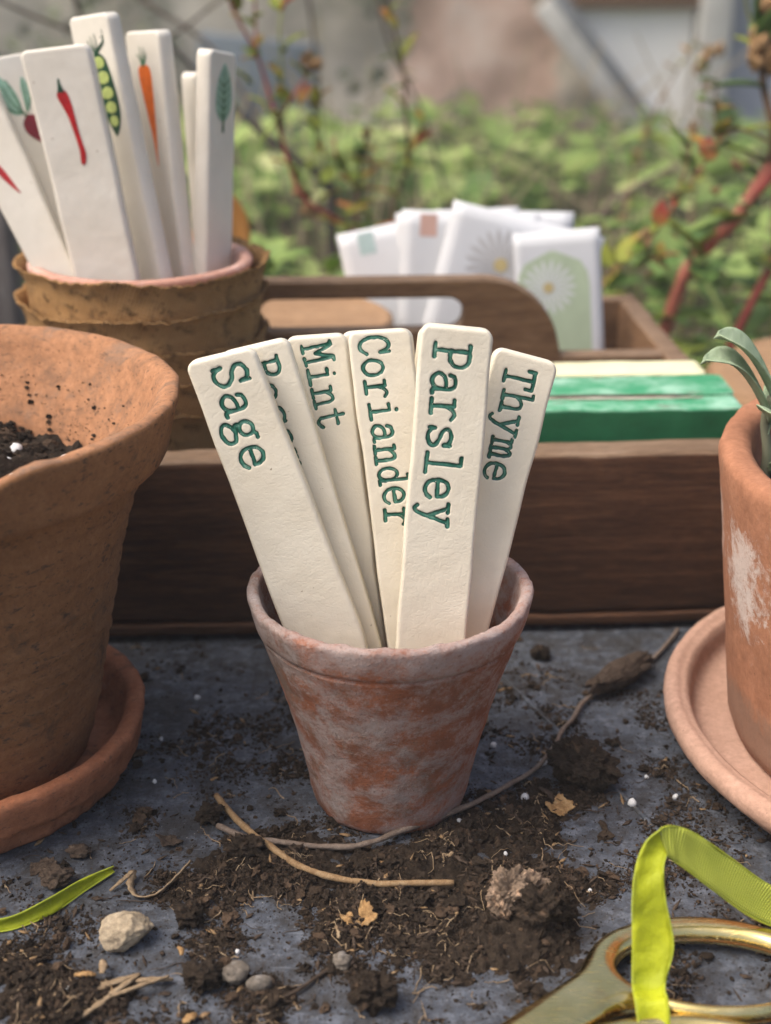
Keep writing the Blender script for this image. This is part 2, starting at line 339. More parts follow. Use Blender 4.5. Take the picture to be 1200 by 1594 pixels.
MT['eye'] = M_plain('yellow_ink', (0.52, 0.42, 0.20), 0.8, 0.1)
def m_greenbox():
    t = NT('chipped_green_paint', 0.55, 0.35); co = t.co((1, 1, 1)); n = t.noise(48, 8, .7, t.co((.7, 1, 1)))
    col = t.ramp(n, [(0.3, (0.005, 0.060, 0.020)), (0.6, (0.010, 0.105, 0.040))])
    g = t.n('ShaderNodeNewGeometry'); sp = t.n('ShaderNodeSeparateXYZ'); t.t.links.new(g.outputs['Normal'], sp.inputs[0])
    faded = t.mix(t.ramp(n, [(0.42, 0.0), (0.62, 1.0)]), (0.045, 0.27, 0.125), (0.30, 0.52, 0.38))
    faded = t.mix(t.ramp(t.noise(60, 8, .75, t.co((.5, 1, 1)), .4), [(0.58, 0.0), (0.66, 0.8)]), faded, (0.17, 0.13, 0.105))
    col = t.mix(t.ramp(t.math('ABSOLUTE', sp.outputs[2]), [(0.5, 0.0), (0.8, 1.0)]), col, faded)  # walls carry shade in their colour; upward faces are paler and worn
    t.col(col); t.bump(n, .4, .0015); return t.m
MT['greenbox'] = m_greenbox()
MT['yellow_card'] = M_plain('faded_yellow_card', (0.70, 0.66, 0.42), 0.75, 0.1)
MT['cream_card'] = M_plain('bare_card', (0.55, 0.52, 0.42), .9, .15, 120)
MT['dark_gap'] = M_plain('slit_shade', (0.08, 0.055, 0.04), 0.9, 0.2)
MT['velvet'] = m_velvet('lime_velvet', (0.20, 0.235, 0.003), (0.47, 0.50, 0.015))
MT['grosgrain'] = m_velvet('lime_grosgrain', (0.34, 0.39, 0.025), (0.44, 0.48, 0.05), True)
MT['brass'] = m_brass()
MT['steel'] = M_plain('blade_steel', (0.5, 0.5, 0.5), 0.3, 0.1); MT['steel'].node_tree.nodes['Principled BSDF'].inputs['Metallic'].default_value = 1
MT['stone'] = M_terracotta('buff_stone', (0.34, 0.265, 0.17), (0.48, 0.39, 0.27), (0.14, 0.11, 0.08), 0.04, (0.56, 0.50, 0.42), -0.02, 3.5, 1.1, 0.8)
MT['pebble'] = M_terracotta('grey_pebble', (0.13, 0.108, 0.085), (0.22, 0.188, 0.152), (0.09, 0.08, 0.07), 0.04, (0.5, 0.48, 0.46), 0.0, 5.0, 2.2, 0.6)
MT['perlite'] = M_plain('white_perlite', (0.70, 0.70, 0.69), 0.9, 0.1, 700, 0.2, 0.4)
MT['straw'] = M_wood('dry_straw', (0.20, 0.135, 0.075), (0.33, 0.235, 0.14), (0.48, 0.37, 0.24), (60, 60, 60))
MT['stalk_tan'] = M_wood('tan_stalk', (0.21, 0.12, 0.055), (0.31, 0.20, 0.10), (0.40, 0.29, 0.17), (60, 60, 60))
MT['stalk_grey'] = M_wood('grey_brown_stalk', (0.13, 0.095, 0.07), (0.20, 0.15, 0.115), (0.29, 0.23, 0.185), (60, 60, 60))
MT['bark'] = M_wood('bark', (0.05, 0.034, 0.024), (0.09, 0.062, 0.043), (0.15, 0.11, 0.08), (60, 60, 60), 0.9, 0.8)
MT['dry_leaf'] = M_wood('dry_leaf', (0.24, 0.13, 0.05), (0.40, 0.24, 0.10), (0.52, 0.36, 0.18), (60, 60, 60))
MT['chilli'] = M_plain('red_glaze', (0.42, 0.010, 0.012), 0.3, 0.25, 300, 0.5)
MT['maroon'] = M_plain('maroon_glaze', (0.20, 0.012, 0.022), 0.3, 0.2, 300, 0.5)
MT['orange'] = M_plain('orange_glaze', (0.80, 0.155, 0.008), 0.3, 0.12, 300, 0.5)
MT['orange_dark'] = M_plain('dark_orange_glaze', (0.42, 0.07, 0.006), 0.3, 0.12, 300, 0.5)
MT['dkgreen'] = M_plain('dark_green_glaze', (0.010, 0.055, 0.025), 0.3, 0.25, 300, 0.5)
MT['midgreen'] = M_plain('mid_green_glaze', (0.045, 0.14, 0.065), 0.3, 0.25, 300, 0.5)
MT['peagreen'] = M_plain('pea_green_glaze', (0.42, 0.50, 0.16), 0.3, 0.15, 300, 0.5)
MT['palegreen'] = M_plain('pale_green_glaze', (0.26, 0.42, 0.31), 0.3, 0.2, 300, 0.5)
MT['sage_leaf'] = m_leafy('felted_sage_leaf', [(0.2, (0.28, 0.38, 0.22)), (0.8, (0.46, 0.55, 0.37))], 0.9, 0.25, 260)
MT['sage_stem'] = M_plain('sage_stem', (0.24, 0.24, 0.15), 0.8, 0.2)
MT['red_stem'] = M_plain('red_stem', (0.30, 0.055, 0.04), 0.55, 0.3, 30)
MT['pink_stem'] = M_plain('pinkish_stem', (0.33, 0.10, 0.06), 0.5, 0.35, 25)
MT['green_stem'] = M_plain('green_stem', (0.22, 0.24, 0.07), 0.6, 0.3, 30)
MT['brown_stem'] = M_plain('brown_stem', (0.13, 0.075, 0.04), 0.7, 0.3, 30)
MT['twig'] = M_plain('dark_twig', (0.055, 0.042, 0.036), 0.8, 0.25, 30)
MT['weed_leaf'] = m_leafy('yellow_green_leaf', [(0.0, (0.14, 0.22, 0.03)), (0.6, (0.34, 0.36, 0.05)), (0.85, (0.45, 0.22, 0.05)), (1.0, (0.42, 0.06, 0.05))], 0.6, 0.4)
MT['cover_leaf'] = m_leafy('ground_cover_leaf', [(0.0, (0.05, 0.10, 0.025)), (0.35, (0.15, 0.26, 0.06)), (0.7, (0.36, 0.47, 0.14)), (1.0, (0.62, 0.64, 0.30))], 0.5, 0.4)
MT['seed_head'] = M_plain('dry_seed_head', (0.28, 0.17, 0.08), 0.9, 0.35, 200, 0.2, 0.4)
MT['orange_leaf'] = m_leafy('orange_dry_leaf', [(0.0, (0.55, 0.25, 0.05)), (1.0, (0.66, 0.36, 0.11))], 0.6, 0.4)

# ================================================================== THE SETTING
# ground of the garden bed (one sheet to the horizon), with a rougher relief close by
def build_ground():
    xs = np.concatenate([np.linspace(-60, -3, 8), np.linspace(-2.6, 2.6, 80), np.linspace(3, 60, 8)])
    ys = np.concatenate([np.linspace(-60, -1.2, 6), np.linspace(-1, 4, 80), np.linspace(4.5, 120, 8)])
    X, Y = np.meshgrid(xs, ys); p = np.stack([X.ravel(), Y.ravel(), np.zeros(X.size)], 1)
    z = -0.095 + 0.012 * fbm(p, 4, 4, 3); p[:, 2] = np.where((np.abs(p[:, 0]) < 0.8) & (p[:, 1] < .98), -0.12, z)
    me = mesh_data('ground', p, grid_faces(len(xs), len(ys)), MT['bed']); attr(me, 'tone', RNG.random(len(p)) * .6)
    kind(link('ground', me), 'structure')
t = NT('garden_soil', .95, .1); n1 = t.noise(9, 8, .7); t.col(t.ramp(n1, [(0.3, (0.04, 0.03, 0.02)), (0.55, (0.10, 0.08, 0.05)), (0.8, (0.20, 0.18, 0.10))])); t.bump(n1, .8, .02); MT['bed'] = t.m
build_ground()

# the slab everything stands on
v, f = box(-0.62, 0.62, 0.08, 0.93, -0.11, 0.0, 0.004)
slab = tag(mk('potting_slab', v, f, MT['slab'], smooth=False), 'blue-grey slate potting surface strewn with soil under the pots', 'table')
pp = np.array([(0.0505, 0.527), (0.0551, 0.5168), (0.0745, 0.4705), (0.0943, 0.4236), (0.115, 0.374), (0.14, 0.315)])
c = catmull(np.c_[pp, np.full(len(pp), 0.0002)], 6); v, f = tube(c, 0.0011, 6); v = np.array(v); v[:, 2] = np.clip(v[:, 2], -0.0005, 0.0011)
mk('seam', v, f, MT['slab'], slab)

# far garden wall, panel, brace, post, door
def rough_wall(name, x0, x1, y, z0, z1, mat, amp=0.02, step=0.03, depth=0.2):
    nx = int((x1 - x0) / step) + 2; nz = int((z1 - z0) / step) + 2
    X, Z = np.meshgrid(np.linspace(x0, x1, nx), np.linspace(z0, z1, nz)); p = np.stack([X.ravel(), np.full(X.size, y), Z.ravel()], 1)
    p[:, 1] += amp * fbm(p, 5, 4, 9); n = len(p); b = p.copy(); b[:, 1] = y + depth
    f = grid_faces(nx, nz); f2 = [tuple(q + n for q in r[::-1]) for r in f]
    loop = list(range(nx)) + [j * nx + nx - 1 for j in range(1, nz)] + [(nz - 1) * nx + i for i in range(nx - 2, -1, -1)] + [j * nx for j in range(nz - 2, 0, -1)]
    side = [(loop[i], loop[i - 1], loop[i - 1] + n, loop[i] + n) for i in range(len(loop))]
    return mk(name, np.vstack([p, b]), f + f2 + side, mat)
t = NT('old_brick_and_render', .9, .2); co = t.co((1, 1, 1))
n = t.noise(6, 6, .65, co); sx = t.n('ShaderNodeSeparateXYZ'); t.t.links.new(co, sx.inputs[0])
col = t.ramp(n, [(0.30, (0.28, 0.265, 0.21)), (0.5, (0.48, 0.44, 0.36)), (0.70, (0.68, 0.63, 0.53))])
brk = t.ramp(n, [(0.30, (0.42, 0.28, 0.20)), (0.5, (0.68, 0.48, 0.37)), (0.70, (0.80, 0.68, 0.57))])
# render fallen away from one stretch of the wall, bare pinkish brick there
k = t.math('ADD', t.math('DIVIDE', t.math('ABSOLUTE', t.math('SUBTRACT', sx.outputs[0], .17)), .20), t.math('MULTIPLY', t.math('SUBTRACT', t.noise(4, 6, .6, co), .5), 2.5))
col = t.mix(t.ramp(k, [(0.7, 1.0), (1.2, 0.0)]), col, brk)
col = t.mix(t.ramp(t.noise(9, 6, .7, co), [(0.55, 0.0), (0.66, 0.7)]), col, (0.13, 0.165, 0.09))
t.col(col); t.bump(n, .6, .02); MT['farwall'] = t.m
tag(rough_wall('garden_wall', -3.2, 0.705, 3.1, -0.2, 1.1, MT['farwall']), 'blurred pinkish brick garden wall far behind the plants', 'wall')
MT['whitewash'] = M_plain('whitewash', (0.78, 0.77, 0.73), .85, .06, 10, .2, .3)
gt = empty('white_gate', (.50, 3.0, -.12)); tag(gt, 'pale slanted white gate panel with grey diagonal brace, top right', 'gate')
pl = [(-.140, .272), (.128, .272), (.128, .02), (.075, .02)]; V = [(x, -.012, z) for x, z in pl] + [(x, .012, z) for x, z in pl]
mk('panel', V, [(3, 2, 1, 0), (4, 5, 6, 7)] + [(i, (i + 1) % 4, (i + 1) % 4 + 4, i + 4) for i in range(4)], MT['whitewash'], gt, smooth=False)
MT['greywall'] = M_plain('blue_grey_paint', (0.36, 0.39, 0.44), .8, .15, 6, .2, .2)
tag(rough_wall('grey_wall', 0.71, 2.4, 3.06, -0.2, 1.1, MT['greywall'], .01), 'blurred blue-grey wall at the far right edge', 'wall')
MT['jamb'] = M_plain('pale_timber', (0.55, 0.54, 0.50), .8, .1, 20)
v, f = box(0.635, 0.70, 2.95, 3.12, -0.15, 1.0, .004); tag(mk('timber_post', v, f, MT['jamb']), 'pale upright timber post between white and grey walls', 'post')
MT['brace'] = M_plain('weathered_grey_timber', (0.44, 0.43, 0.40), .8, .2, 14); MT['brace_dk'] = M_plain('dark_grey_metal', (0.17, 0.18, 0.19), .6, .2, 14)
br = gt
for nm, x0, x1, m in (('brace', -.036, .006, 'brace'), ('brace_dark_strip', .0065, .030, 'brace_dk')):  # second strip is the darker right-hand part of the brace
    v, f = box(x0, x1, -.02, .015, -.16, .175, .003); o = mk(nm, v, f, MT[m], gt, (-.060, -.035, .155), (0, R(-40), 0))
v, f = box(-.165, .135, -.04, .02, .2725, .335, .005); mk('top_rail', v, f, MT['wood_mid'], gt)
MT['slate_blue'] = M_plain('slate_sheet', (0.13, 0.155, 0.18), .5, .2, 10)
v, f = box(-0.36, -0.13, 2.72, 2.75, -0.14, 0.085, .004); o = mk('slate_sheet', v, f, MT['slate_blue']); o.rotation_euler = (0, R(6), 0); tag(o, 'blue-grey slate sheet standing among the weeds', 'panel')
v, f = box(-0.335, -0.262, 0.96, 0.99, -0.12, 0.137, .004); tag(mk('wooden_stake', v, f, M_wood('grey_stake', (0.10, .085, .075), (.16, .14, .125), (.22, .2, .18), (30, 30, 4))), 'grey-brown wooden post at the left edge behind the fibre pots', 'post')

# ------------------------------------------------------------------ ground cover and weeds
LV = np.array([(0, 0, 0), (.34, .12, .05), (.52, .42, .10), (.36, .78, .06), (0, 1.0, -.04), (-.36, .78, .06), (-.52, .42, .10), (-.34, .12, .05), (0, .45, -.02)])
LF = np.array([(8, 0, 1), (8, 1, 2), (8, 2, 3), (8, 3, 4), (8, 4, 5), (8, 5, 6), (8, 6, 7), (8, 7, 0)])
def rotm(q): return np.array(q.to_matrix())
def build_cover():
    V = []; F = []; T = []; k = 0; n = 0
    def stalk(a, b):
        nonlocal n
        d = np.array([.0012, 0, 0]); e = np.array([0, .0012, 0])
        V.append(np.array([a + d, a - d, a + e, b + d, b - d, b + e])); F.append(np.array([(0, 1, 4), (0, 4, 3), (1, 2, 5), (1, 5, 4), (2, 0, 3), (2, 3, 5)]) + n); T.append(np.full(6, .25)); n += 6
    tries = 0
    while k < 4000 and tries < 60000:
        tries += 1
        y = 1.02 + 1.75 * random.random() ** 0.8; x = random.uniform(-.42 * y - .25, .42 * y + .3)
        dn = fbm(np.array([[x, y, 0.0]]), 4.0, 2, 21)[0]
        if dn < random.uniform(-.55, .30): continue
        hgt = (0.045 + 0.075 * random.random()) * (1 + .6 * dn) * (1 - .45 * min(1, max(0, y - 1.6)))
        if y < 1.25: hgt *= .75
        s = ((.010 + .036 * random.random() ** 1.8) if random.random() > .10 else random.uniform(.045, .075)) * (0.8 + .25 * (y > 1.8)); top = np.array([x, y, -.095 + hgt])
        q = Quaternion((0, 0, 1), random.uniform(0, 6.28)) @ Quaternion((1, 0, 0), random.gauss(.15, .42))
        V.append((LV * s) @ rotm(q).T + top); F.append(LF + n); n += 9
        T.append(np.clip(np.full(9, .18 + .55 * random.random() + .35 * (hgt - .05) / .12 + .1 * dn), 0, 1))
        if random.random() < .35: stalk(np.array([x + random.gauss(0, .01), y + random.gauss(0, .01), -.1]), top)
        k += 1
    me = bulk('ground_cover', np.vstack(V), np.vstack(F), MT['cover_leaf']); attr(me, 'tone', np.concatenate(T))
    kind(link('ground_cover', me), 'stuff', 'low green leafy ground cover behind the wooden tray')
build_cover()

def dry_stems():
    V = []; F = []; n = 0
    for _ in range(260):
        y = random.uniform(1.15, 2.9); x = random.uniform(-.42 * y - .2, .42 * y + .2); L = random.uniform(.10, .30) * (1 if y < 2.2 else .7); a = random.uniform(0, 6.28); ln = random.gauss(0, .35)
        P_ = catmull([(x, y, -.1), (x + ln * L * .3, y, -.1 + L * .5), (x + ln * L, y + .02 * math.sin(a), -.1 + L * (1 - .2 * abs(ln)))], 4); v_, f_ = tube(P_, np.linspace(.0019, .0008, len(P_)), 4, False); V.append(np.array(v_)); F.append(np.array(f_) + n); n += len(v_)
    kind(link('dry_stems', bulk('dry_stems', np.vstack(V), np.vstack(F), MT['pale_straw'])), 'stuff', 'wispy dry stems standing among the ground cover')
MT['pale_straw'] = M_plain('pale_straw', (0.36, 0.29, 0.18), .8, .35, 8)
dry_stems()
def climber():
    V = []; T = []; F = []; n = 0
    for _ in range(2600):
        x = -1.5 + 1.55 * random.random() ** .8; z = random.uniform(-.12, .75); d = fbm(np.array([[x, z, 4.0]]), 5.0, 3, 51)[0]
        if d < random.uniform(-.55, .35) + .9 * max(0, x + .25): continue
        s_ = random.uniform(.014, .034); q = Quaternion((0, 0, 1), random.gauss(0, .6)) @ Quaternion((1, 0, 0), 1.2 + random.gauss(0, .5)) @ Quaternion((0, 0, 1), random.uniform(0, 6.28))
        V.append((LV * s_) @ rotm(q).T + np.array([x, 3.05 - random.uniform(0, .10), z])); F.append(LF + n); n += 9; T.append(np.full(9, random.uniform(.05, .8)))
    me = bulk('wall_climber', np.vstack(V), np.vstack(F), MT['climber']); attr(me, 'tone', np.concatenate(T)); kind(link('wall_climber', me), 'stuff', 'grey-green climber covering the left of the far wall')
MT['climber'] = m_leafy('grey_green_climber', [(0.0, (0.07, 0.085, 0.05)), (0.5, (0.18, 0.20, 0.125)), (1.0, (0.32, 0.36, 0.22))], .7, .3)
climber()

def leaf_mesh(name, L, W, mat, fold=.12, curl=.25, tone=.5, nu=5, nv=9, tip=1.0, toothed=0.0):
    v = []; ts = []
    for j in range(nv):
        s = j / (nv - 1); wd = W * .5 * (math.sin(math.pi * s ** .8) ** .8 if 0 < s < 1 else 0.02) * (1 + toothed * (.5 if j % 2 else -.5))
        for i in range(nu):
            a = (i / (nu - 1) - .5) * 2
            v.append((a * wd, s * L, fold * W * abs(a) - curl * L * s * s)); ts.append(tone + .25 * (s - .5))
    me = mesh_data(name, v, grid_faces(nu, nv), mat); attr(me, 'tone', np.clip(ts, 0, 1)); return me
def solid(o, th=0.0008):
    m = o.modifiers.new('thickness', 'SOLIDIFY'); m.thickness = th; m.offset = 0; return o

def seed_cluster(name, parent, c, r, n, mat, sz):
    V = []; F = []; m = 0; iv, iff = ico(1)
    for k in range(n):
        d = np.array([random.gauss(0, 1) for _ in range(3)]); d /= np.linalg.norm(d); p = np.array(c) + d * r * random.random() ** .5
        V.append(iv * sz * random.uniform(.6, 1.3) * np.array([1, 1, random.uniform(1, 1.8)]) + p); F.append(iff + m); m += len(iv)
    return link(name, bulk(name, np.vstack(V), np.vstack(F), mat), parent)

def weed(name, label, cat, y, stems, leaves, heads, group=None, ymove=0.015, auto=16, lsize=(.009, .019), greenish=.2):
    """stems: (material, radius0, radius1, [(x,z)...]); leaves: (x,z,len,wid,tone,yaw,tilt); heads: (x,z,r,n)"""
    x0, z0 = stems[0][3][0]; root = empty(name, (x0, y, -0.095)); base = np.array([x0, y, -0.095])
    tag(root, label, cat, group)
    for k, (m, r0, r1, pts) in enumerate(stems):
        P = [np.array([x, y + ymove * math.sin(2.1 * i + k * 1.3) * .5, z]) for i, (x, z) in enumerate(pts)]
        if k == 0:
            sl = (pts[0][0] - pts[1][0]) / max(.01, pts[1][1] - pts[0][1]); P = [np.array([pts[0][0] + .45 * sl * (pts[0][1] + .1), y, -.10])] + P
        C = catmull(P, 7) - base
        vv, ff = tube(C, np.linspace(r0, r1, len(C)), 7); mk('stem', vv, ff, MT[m], root)
    for (x, z, L, W, tone, yaw, tilt) in leaves:
        o = link('leaf', leaf_mesh('leaf', L, W, MT['weed_leaf'], tone=tone, toothed=.25), root, (x - x0, random.uniform(-.01, .01), z + .095), (tilt, 0, yaw)); solid(o, .0004)
    for k, (m, r0, r1, pts) in enumerate(stems):
        for q in range(auto if k == 0 else auto // 2):
            C = catmull([np.array([x, 0, z]) for x, z in pts], 6); p = C[random.randrange(len(C))]; L = random.uniform(*lsize)
            mt_ = MT['cover_leaf'] if random.random() < greenish else MT['weed_leaf']
            o = link('leaf', leaf_mesh('leaf', L, L * random.uniform(.45, .75), mt_, tone=random.random(), toothed=.25), root, (p[0] - x0, random.uniform(-.006, .006), p[2] + .095), (random.gauss(.6, .5), 0, random.uniform(0, 6.28))); solid(o, .0004)
    for (x, z, r, n) in heads: seed_cluster('seed_head', root, (x - x0, 0, z + .095), r, n, MT['seed_head'], r * .35)
    return root
A1 = [(-0.003, 0.0525), (-0.0269, 0.0881), (-0.0628, 0.117), (-0.0796, 0.1686), (-0.0931, 0.2137), (-0.105, 0.2401), (-0.1163, 0.2659)]
lv = [(-.075, .20, .017, .010, .75, 1, .8), (-.072, .222, .019, .011, .45, -1.2, .7), (-.098, .195, .02, .011, .5, 2.2, .9), (-.062, .182, .018, .010, .9, -.6, 1.1), (-.05, .165, .016, .010, .45, .4, .8),
      (-.066, .135, .02, .012, .7, 1.8, .6), (-.05, .11, .02, .012, .65, -2, .7), (-.03, .10, .022, .013, .7, -1, .5), (-.01, .085, .02, .013, .9, -1.4, .6), (-.088, .178, .016, .009, .5, 1.3, .7), (-.045, .125, .02, .012, .35, -.3, .8), (-.076, .245, .02, .012, .4, .3, .7), (-.02, .108, .018, .012, .55, -2.4, .6)]
weed('red_stemmed_weed', 'forked red-stemmed weed with yellow-green leaves behind the tray handle', 'plant', 1.05,
     [('red_stem', .0019, .0011, A1), ('green_stem', .0011, .0008, [(-0.0796, 0.1686), (-0.0749, 0.2003), (-0.0758, 0.2314), (-0.0732, 0.2573), (-.073, .28)]), ('red_stem', .0011, .0008, [(-0.0796, 0.1686), (-0.0682, 0.1868), (-0.057, 0.2026), (-0.054, 0.2137)]), ('green_stem', .0010, .0008, [(-0.0628, 0.117), (-0.0525, 0.1501), (-0.0509, 0.1823)]), ('red_stem', .0012, .0007, [(-0.0931, .2137), (-.094, .235), (-.093, .27)])],
     lv, [(-.054, .211, .0075, 22), (-.051, .184, .004, 8), (-.066, .118, .006, 14), (-.058, .104, .006, 12)])
weed('red_tipped_weed', 'thin brown-stemmed weed with red-tipped leaves above the seed packets', 'plant', 1.15,
     [('brown_stem', .0019, .0011, [(0.0064, 0.0838), (0.0184, 0.1204), (0.0166, 0.1611), (0.0143, 0.1958), (0.0061, 0.2296), (0.0, 0.258), (-.003, .29)]), ('red_stem', .0010, .0007, [(.018, .128), (.026, .143), (.030, .155)])],
     [(.016, .165, .024, .013, .62, 1.4, 1.0), (.012, .20, .028, .014, .58, -1.1, 1.2), (.019, .13, .026, .013, .72, -.9, 1.0), (.014, .113, .026, .015, .66, 1.9, .7), (.008, .095, .024, .014, .85, 2.4, .6), (.022, .135, .02, .011, .98, -1.6, 1.0), (.008, .227, .02, .010, .75, .8, 1.1)], [])
weed('brown_weed', 'short brown weed stalk with dry tip beside the red-stemmed weed', 'plant', 1.1,
     [('brown_stem', .0020, .0012, [(-0.023, 0.0831), (-0.0201, 0.1233), (-0.0139, 0.1551)]), ('pink_stem', .001, .0008, [(-.021, .11), (-.036, .128), (-.04, .15)])],
     [(-.022, .09, .022, .013, .85, 1, .6), (-.018, .118, .018, .011, .8, -1, .8), (-.032, .085, .024, .014, .6, 2, .5), (-.012, .075, .024, .014, .6, -2, .5)], [(-.014, .155, .004, 10), (-.04, .149, .003, 6)])
tw = catmull([(-.19, 1.24, .215), (-0.1428, 1.25, 0.1653), (-0.113, 1.25, 0.1381), (-0.0742, 1.25, 0.1076), (-0.0517, 1.26, 0.0879), (-0.0491, 1.26, 0.05), (-.047, 1.27, -.1)], 8)
v, f = tube(tw, np.linspace(.0018, .0052, len(tw)), 7); tag(mk('arching_twig', v, f, MT['twig']), 'dark arching twig behind the leaf-painted marker', 'twig')
for i, (pts, r, lab) in enumerate([
    ([(-.34, 1.5, .31), (-.25, 1.5, .235), (-.17, 1.52, .17), (-.10, 1.52, .02), (-.09, 1.52, -.1)], .0030, 'thin grey twig slanting behind the pea-pod marker'),
    ([(-.10, 1.6, .33), (-.08, 1.6, .2), (-.07, 1.62, .05), (-.06, 1.62, -.1)], .0022, 'upright grey twig left of centre in the background'),
    ([(-.02, 1.7, .31), (.0, 1.7, .19), (.05, 1.7, .08), (.10, 1.72, -.1)], .0026, 'slim bent twig in the background above the seed packets'),
    ([(-.30, 1.3, .29), (-.27, 1.3, .22), (-.28, 1.3, .05), (-.29, 1.3, -.1)], .0022, 'thin upright twig at the top left behind the markers'),
    ([(-.40, 1.35, .26), (-.30, 1.36, .215), (-.22, 1.37, .20), (-.16, 1.38, .235), (-.12, 1.38, .26)], .0020, 'fine crossing twig behind the pea and carrot markers'),
    ([(0.18, 1.42, -.1), (0.2142, 1.4, 0.0272), (0.2507, 1.4, 0.0624), (0.2939, 1.4, 0.0845)], .0034, 'pale dry stick sloping up beside the seed packets')]):
    C = catmull(pts, 8); v, f = tube(C, np.linspace(r, r * .6, len(C)), 6); tag(mk('thin_twig', v, f, MT['stalk_grey'] if i in (0, 5) else MT['bark']), lab, 'twig')
weed('dry_grass_stalk', 'pale dry seed stalk leaning before the white wall', 'plant', 1.5,
     [('stalk_tan', .0016, .0008, [(0.2538, -0.045), (0.2647, 0.0522), (0.2774, 0.1123), (0.3064, 0.1704), (0.3242, 0.1957)])], [],
     [(.268, .075, .007, 9), (.276, .105, .006, 8), (.262, .04, .007, 8), (.30, .06, .006, 8), (.29, .14, .006, 8), (.255, .01, .007, 8)])
weed('dry_seed_stalk', 'dry seed stalk with brown tufts near the grey wall', 'plant', 1.5,
     [('stalk_tan', .0015, .0008, [(0.3312, 0.0386), (0.331, 0.1188), (0.3319, 0.1831)])], [(.30, .085, .03, .016, .3, .8, .7)],
     [(.333, .178, .010, 14), (.343, .185, .008, 10), (.325, .165, .007, 8), (.334, .15, .006, 6)])
weed('geranium_plant', 'red-stemmed geranium with dried brown flower head at the right edge', 'plant', .98,
     [('pink_stem', .0052, .0040, [(0.2092, 0.0511), (0.2249, 0.0838), (0.2452, 0.1113), (0.2645, 0.1425), (0.2797, 0.1666), (.288, .20)]), ('red_stem', .0036, .0030, [(0.2215, 0.0699), (0.2411, 0.1068), (0.269, 0.1425), (0.2849, 0.1601)]), ('brown_stem', .0030, .0024, [(.268, .145), (0.2657, 0.1705), (0.2576, 0.2051), (0.2567, 0.2304)]), ('red_stem', .0036, .003, [(.245, .0), (.262, .045), (.285, .09)]), ('green_stem', .0011, .0009, [(.258, .225), (.245, .245), (.236, .275)])],
     [(.245, .06, .04, .03, .15, .5, .3), (.262, .075, .038, .03, .1, -1, .3), (.235, .04, .042, .032, .05, 1.5, .2), (.275, .05, .045, .034, .2, -2, .3), (.255, .11, .03, .024, .3, 2, .4), (.28, .12, .034, .025, .2, -1, .5), (.23, .02, .04, .03, .25, 2.5, .2)],
     [(.256, .226, .013, 36), (.262, .246, .012, 30), (.25, .218, .007, 14), (.245, .15, .005, 9), (.232, .13, .004, 8)], auto=12, lsize=(.018, .040), greenish=.8)
weed('dried_flower_spray', 'spray of small dried orange-brown flowers beside the geranium stems', 'plant', .96,
     [('seed_head', .0010, .0009, [(.150, .045), (0.1582, 0.0746), (0.1792, 0.0973), (0.1994, 0.124), (0.2152, 0.1458), (0.2262, 0.1693), (0.2386, 0.1756), (0.2613, 0.1663)]), ('seed_head', .0008, .0007, [(.199, .124), (.205, .15), (.206, .175)]), ('seed_head', .0008, .0007, [(.179, .097), (.19, .085), (.20, .08)]), ('brown_stem', .0009, .0007, [(.226, .169), (.222, .185), (.2225, .205)])],
     [(.158, .078, .030, .020, .55, .6, .9), (.165, .083, .028, .018, .62, -.9, 1.0), (.205, .16, .026, .012, .15, 1.2, 1.1)],
     [(.171, .092, .0042, 9), (.181, .1, .006, 14), (.199, .13, .0042, 9), (.197, .118, .0036, 7), (.213, .147, .004, 8), (.219, .163, .004, 8), (.227, .172, .004, 8), (.207, .176, .0038, 8), (.2225, .19, .004, 8), (.165, .06, .004, 9), (.16, .05, .004, 9), (.185, .078, .0036, 8), (.203, .104, .003, 6)])
o = link('orange_leaf', leaf_mesh('orange_leaf', .075, .024, MT['orange_leaf'], .25, .0, .5, 7, 14), None, (-.108, .9, .083), (R(82), R(-6), R(20)))
bmv = o.data.vertices
for q in bmv: q.co.x += .012 * math.sin(q.co.y / .075 * math.pi)
solid(o, .0006); tag(o, 'curled orange dead leaf just right of the leaf-painted marker', 'leaf')
# low leafy weeds in the dark gap behind the tray, each a plant of its own
for i, (x, y, lab) in enumerate([(.20, 1.10, 'leafy green weed behind the right end of the tray'), (.30, 1.06, 'dark green weed at the foot of the geranium'), (-.10, 1.08, 'bushy green weed behind the tray just right of the fibre pots'), (-.02, 1.12, 'low green weed behind the left seed packets'), (-.21, 1.1, 'green weed showing left of the fibre pots'), (.25, 1.18, 'yellowish leafy weed behind the dried flower spray'), (.36, 1.2, 'leafy weed at the right edge behind the geranium')]):
    r_ = empty('leafy_weed', (x, y, -.095)); tag(r_, lab, 'plant')
    for k in range(26):
        a = random.uniform(0, 6.28); rr = random.uniform(.01, .075); z = random.uniform(.04, .16)
        tipv = (rr * math.cos(a), rr * math.sin(a), z)
        if k % 3 == 0:
            v, f = tube(catmull([(0, 0, 0), (tipv[0] * .4, tipv[1] * .4, z * .6), tipv], 4), .0010, 5); mk('stem', v, f, MT['green_stem'], r_)
        me = leaf_mesh('leaf', random.uniform(.025, .045), random.uniform(.018, .03), MT['cover_leaf'], tone=random.uniform(.2, .75), toothed=.2)
        solid(link('leaf', me, r_, tipv, (random.gauss(.2, .4), 0, a - 1.57)), .0004)

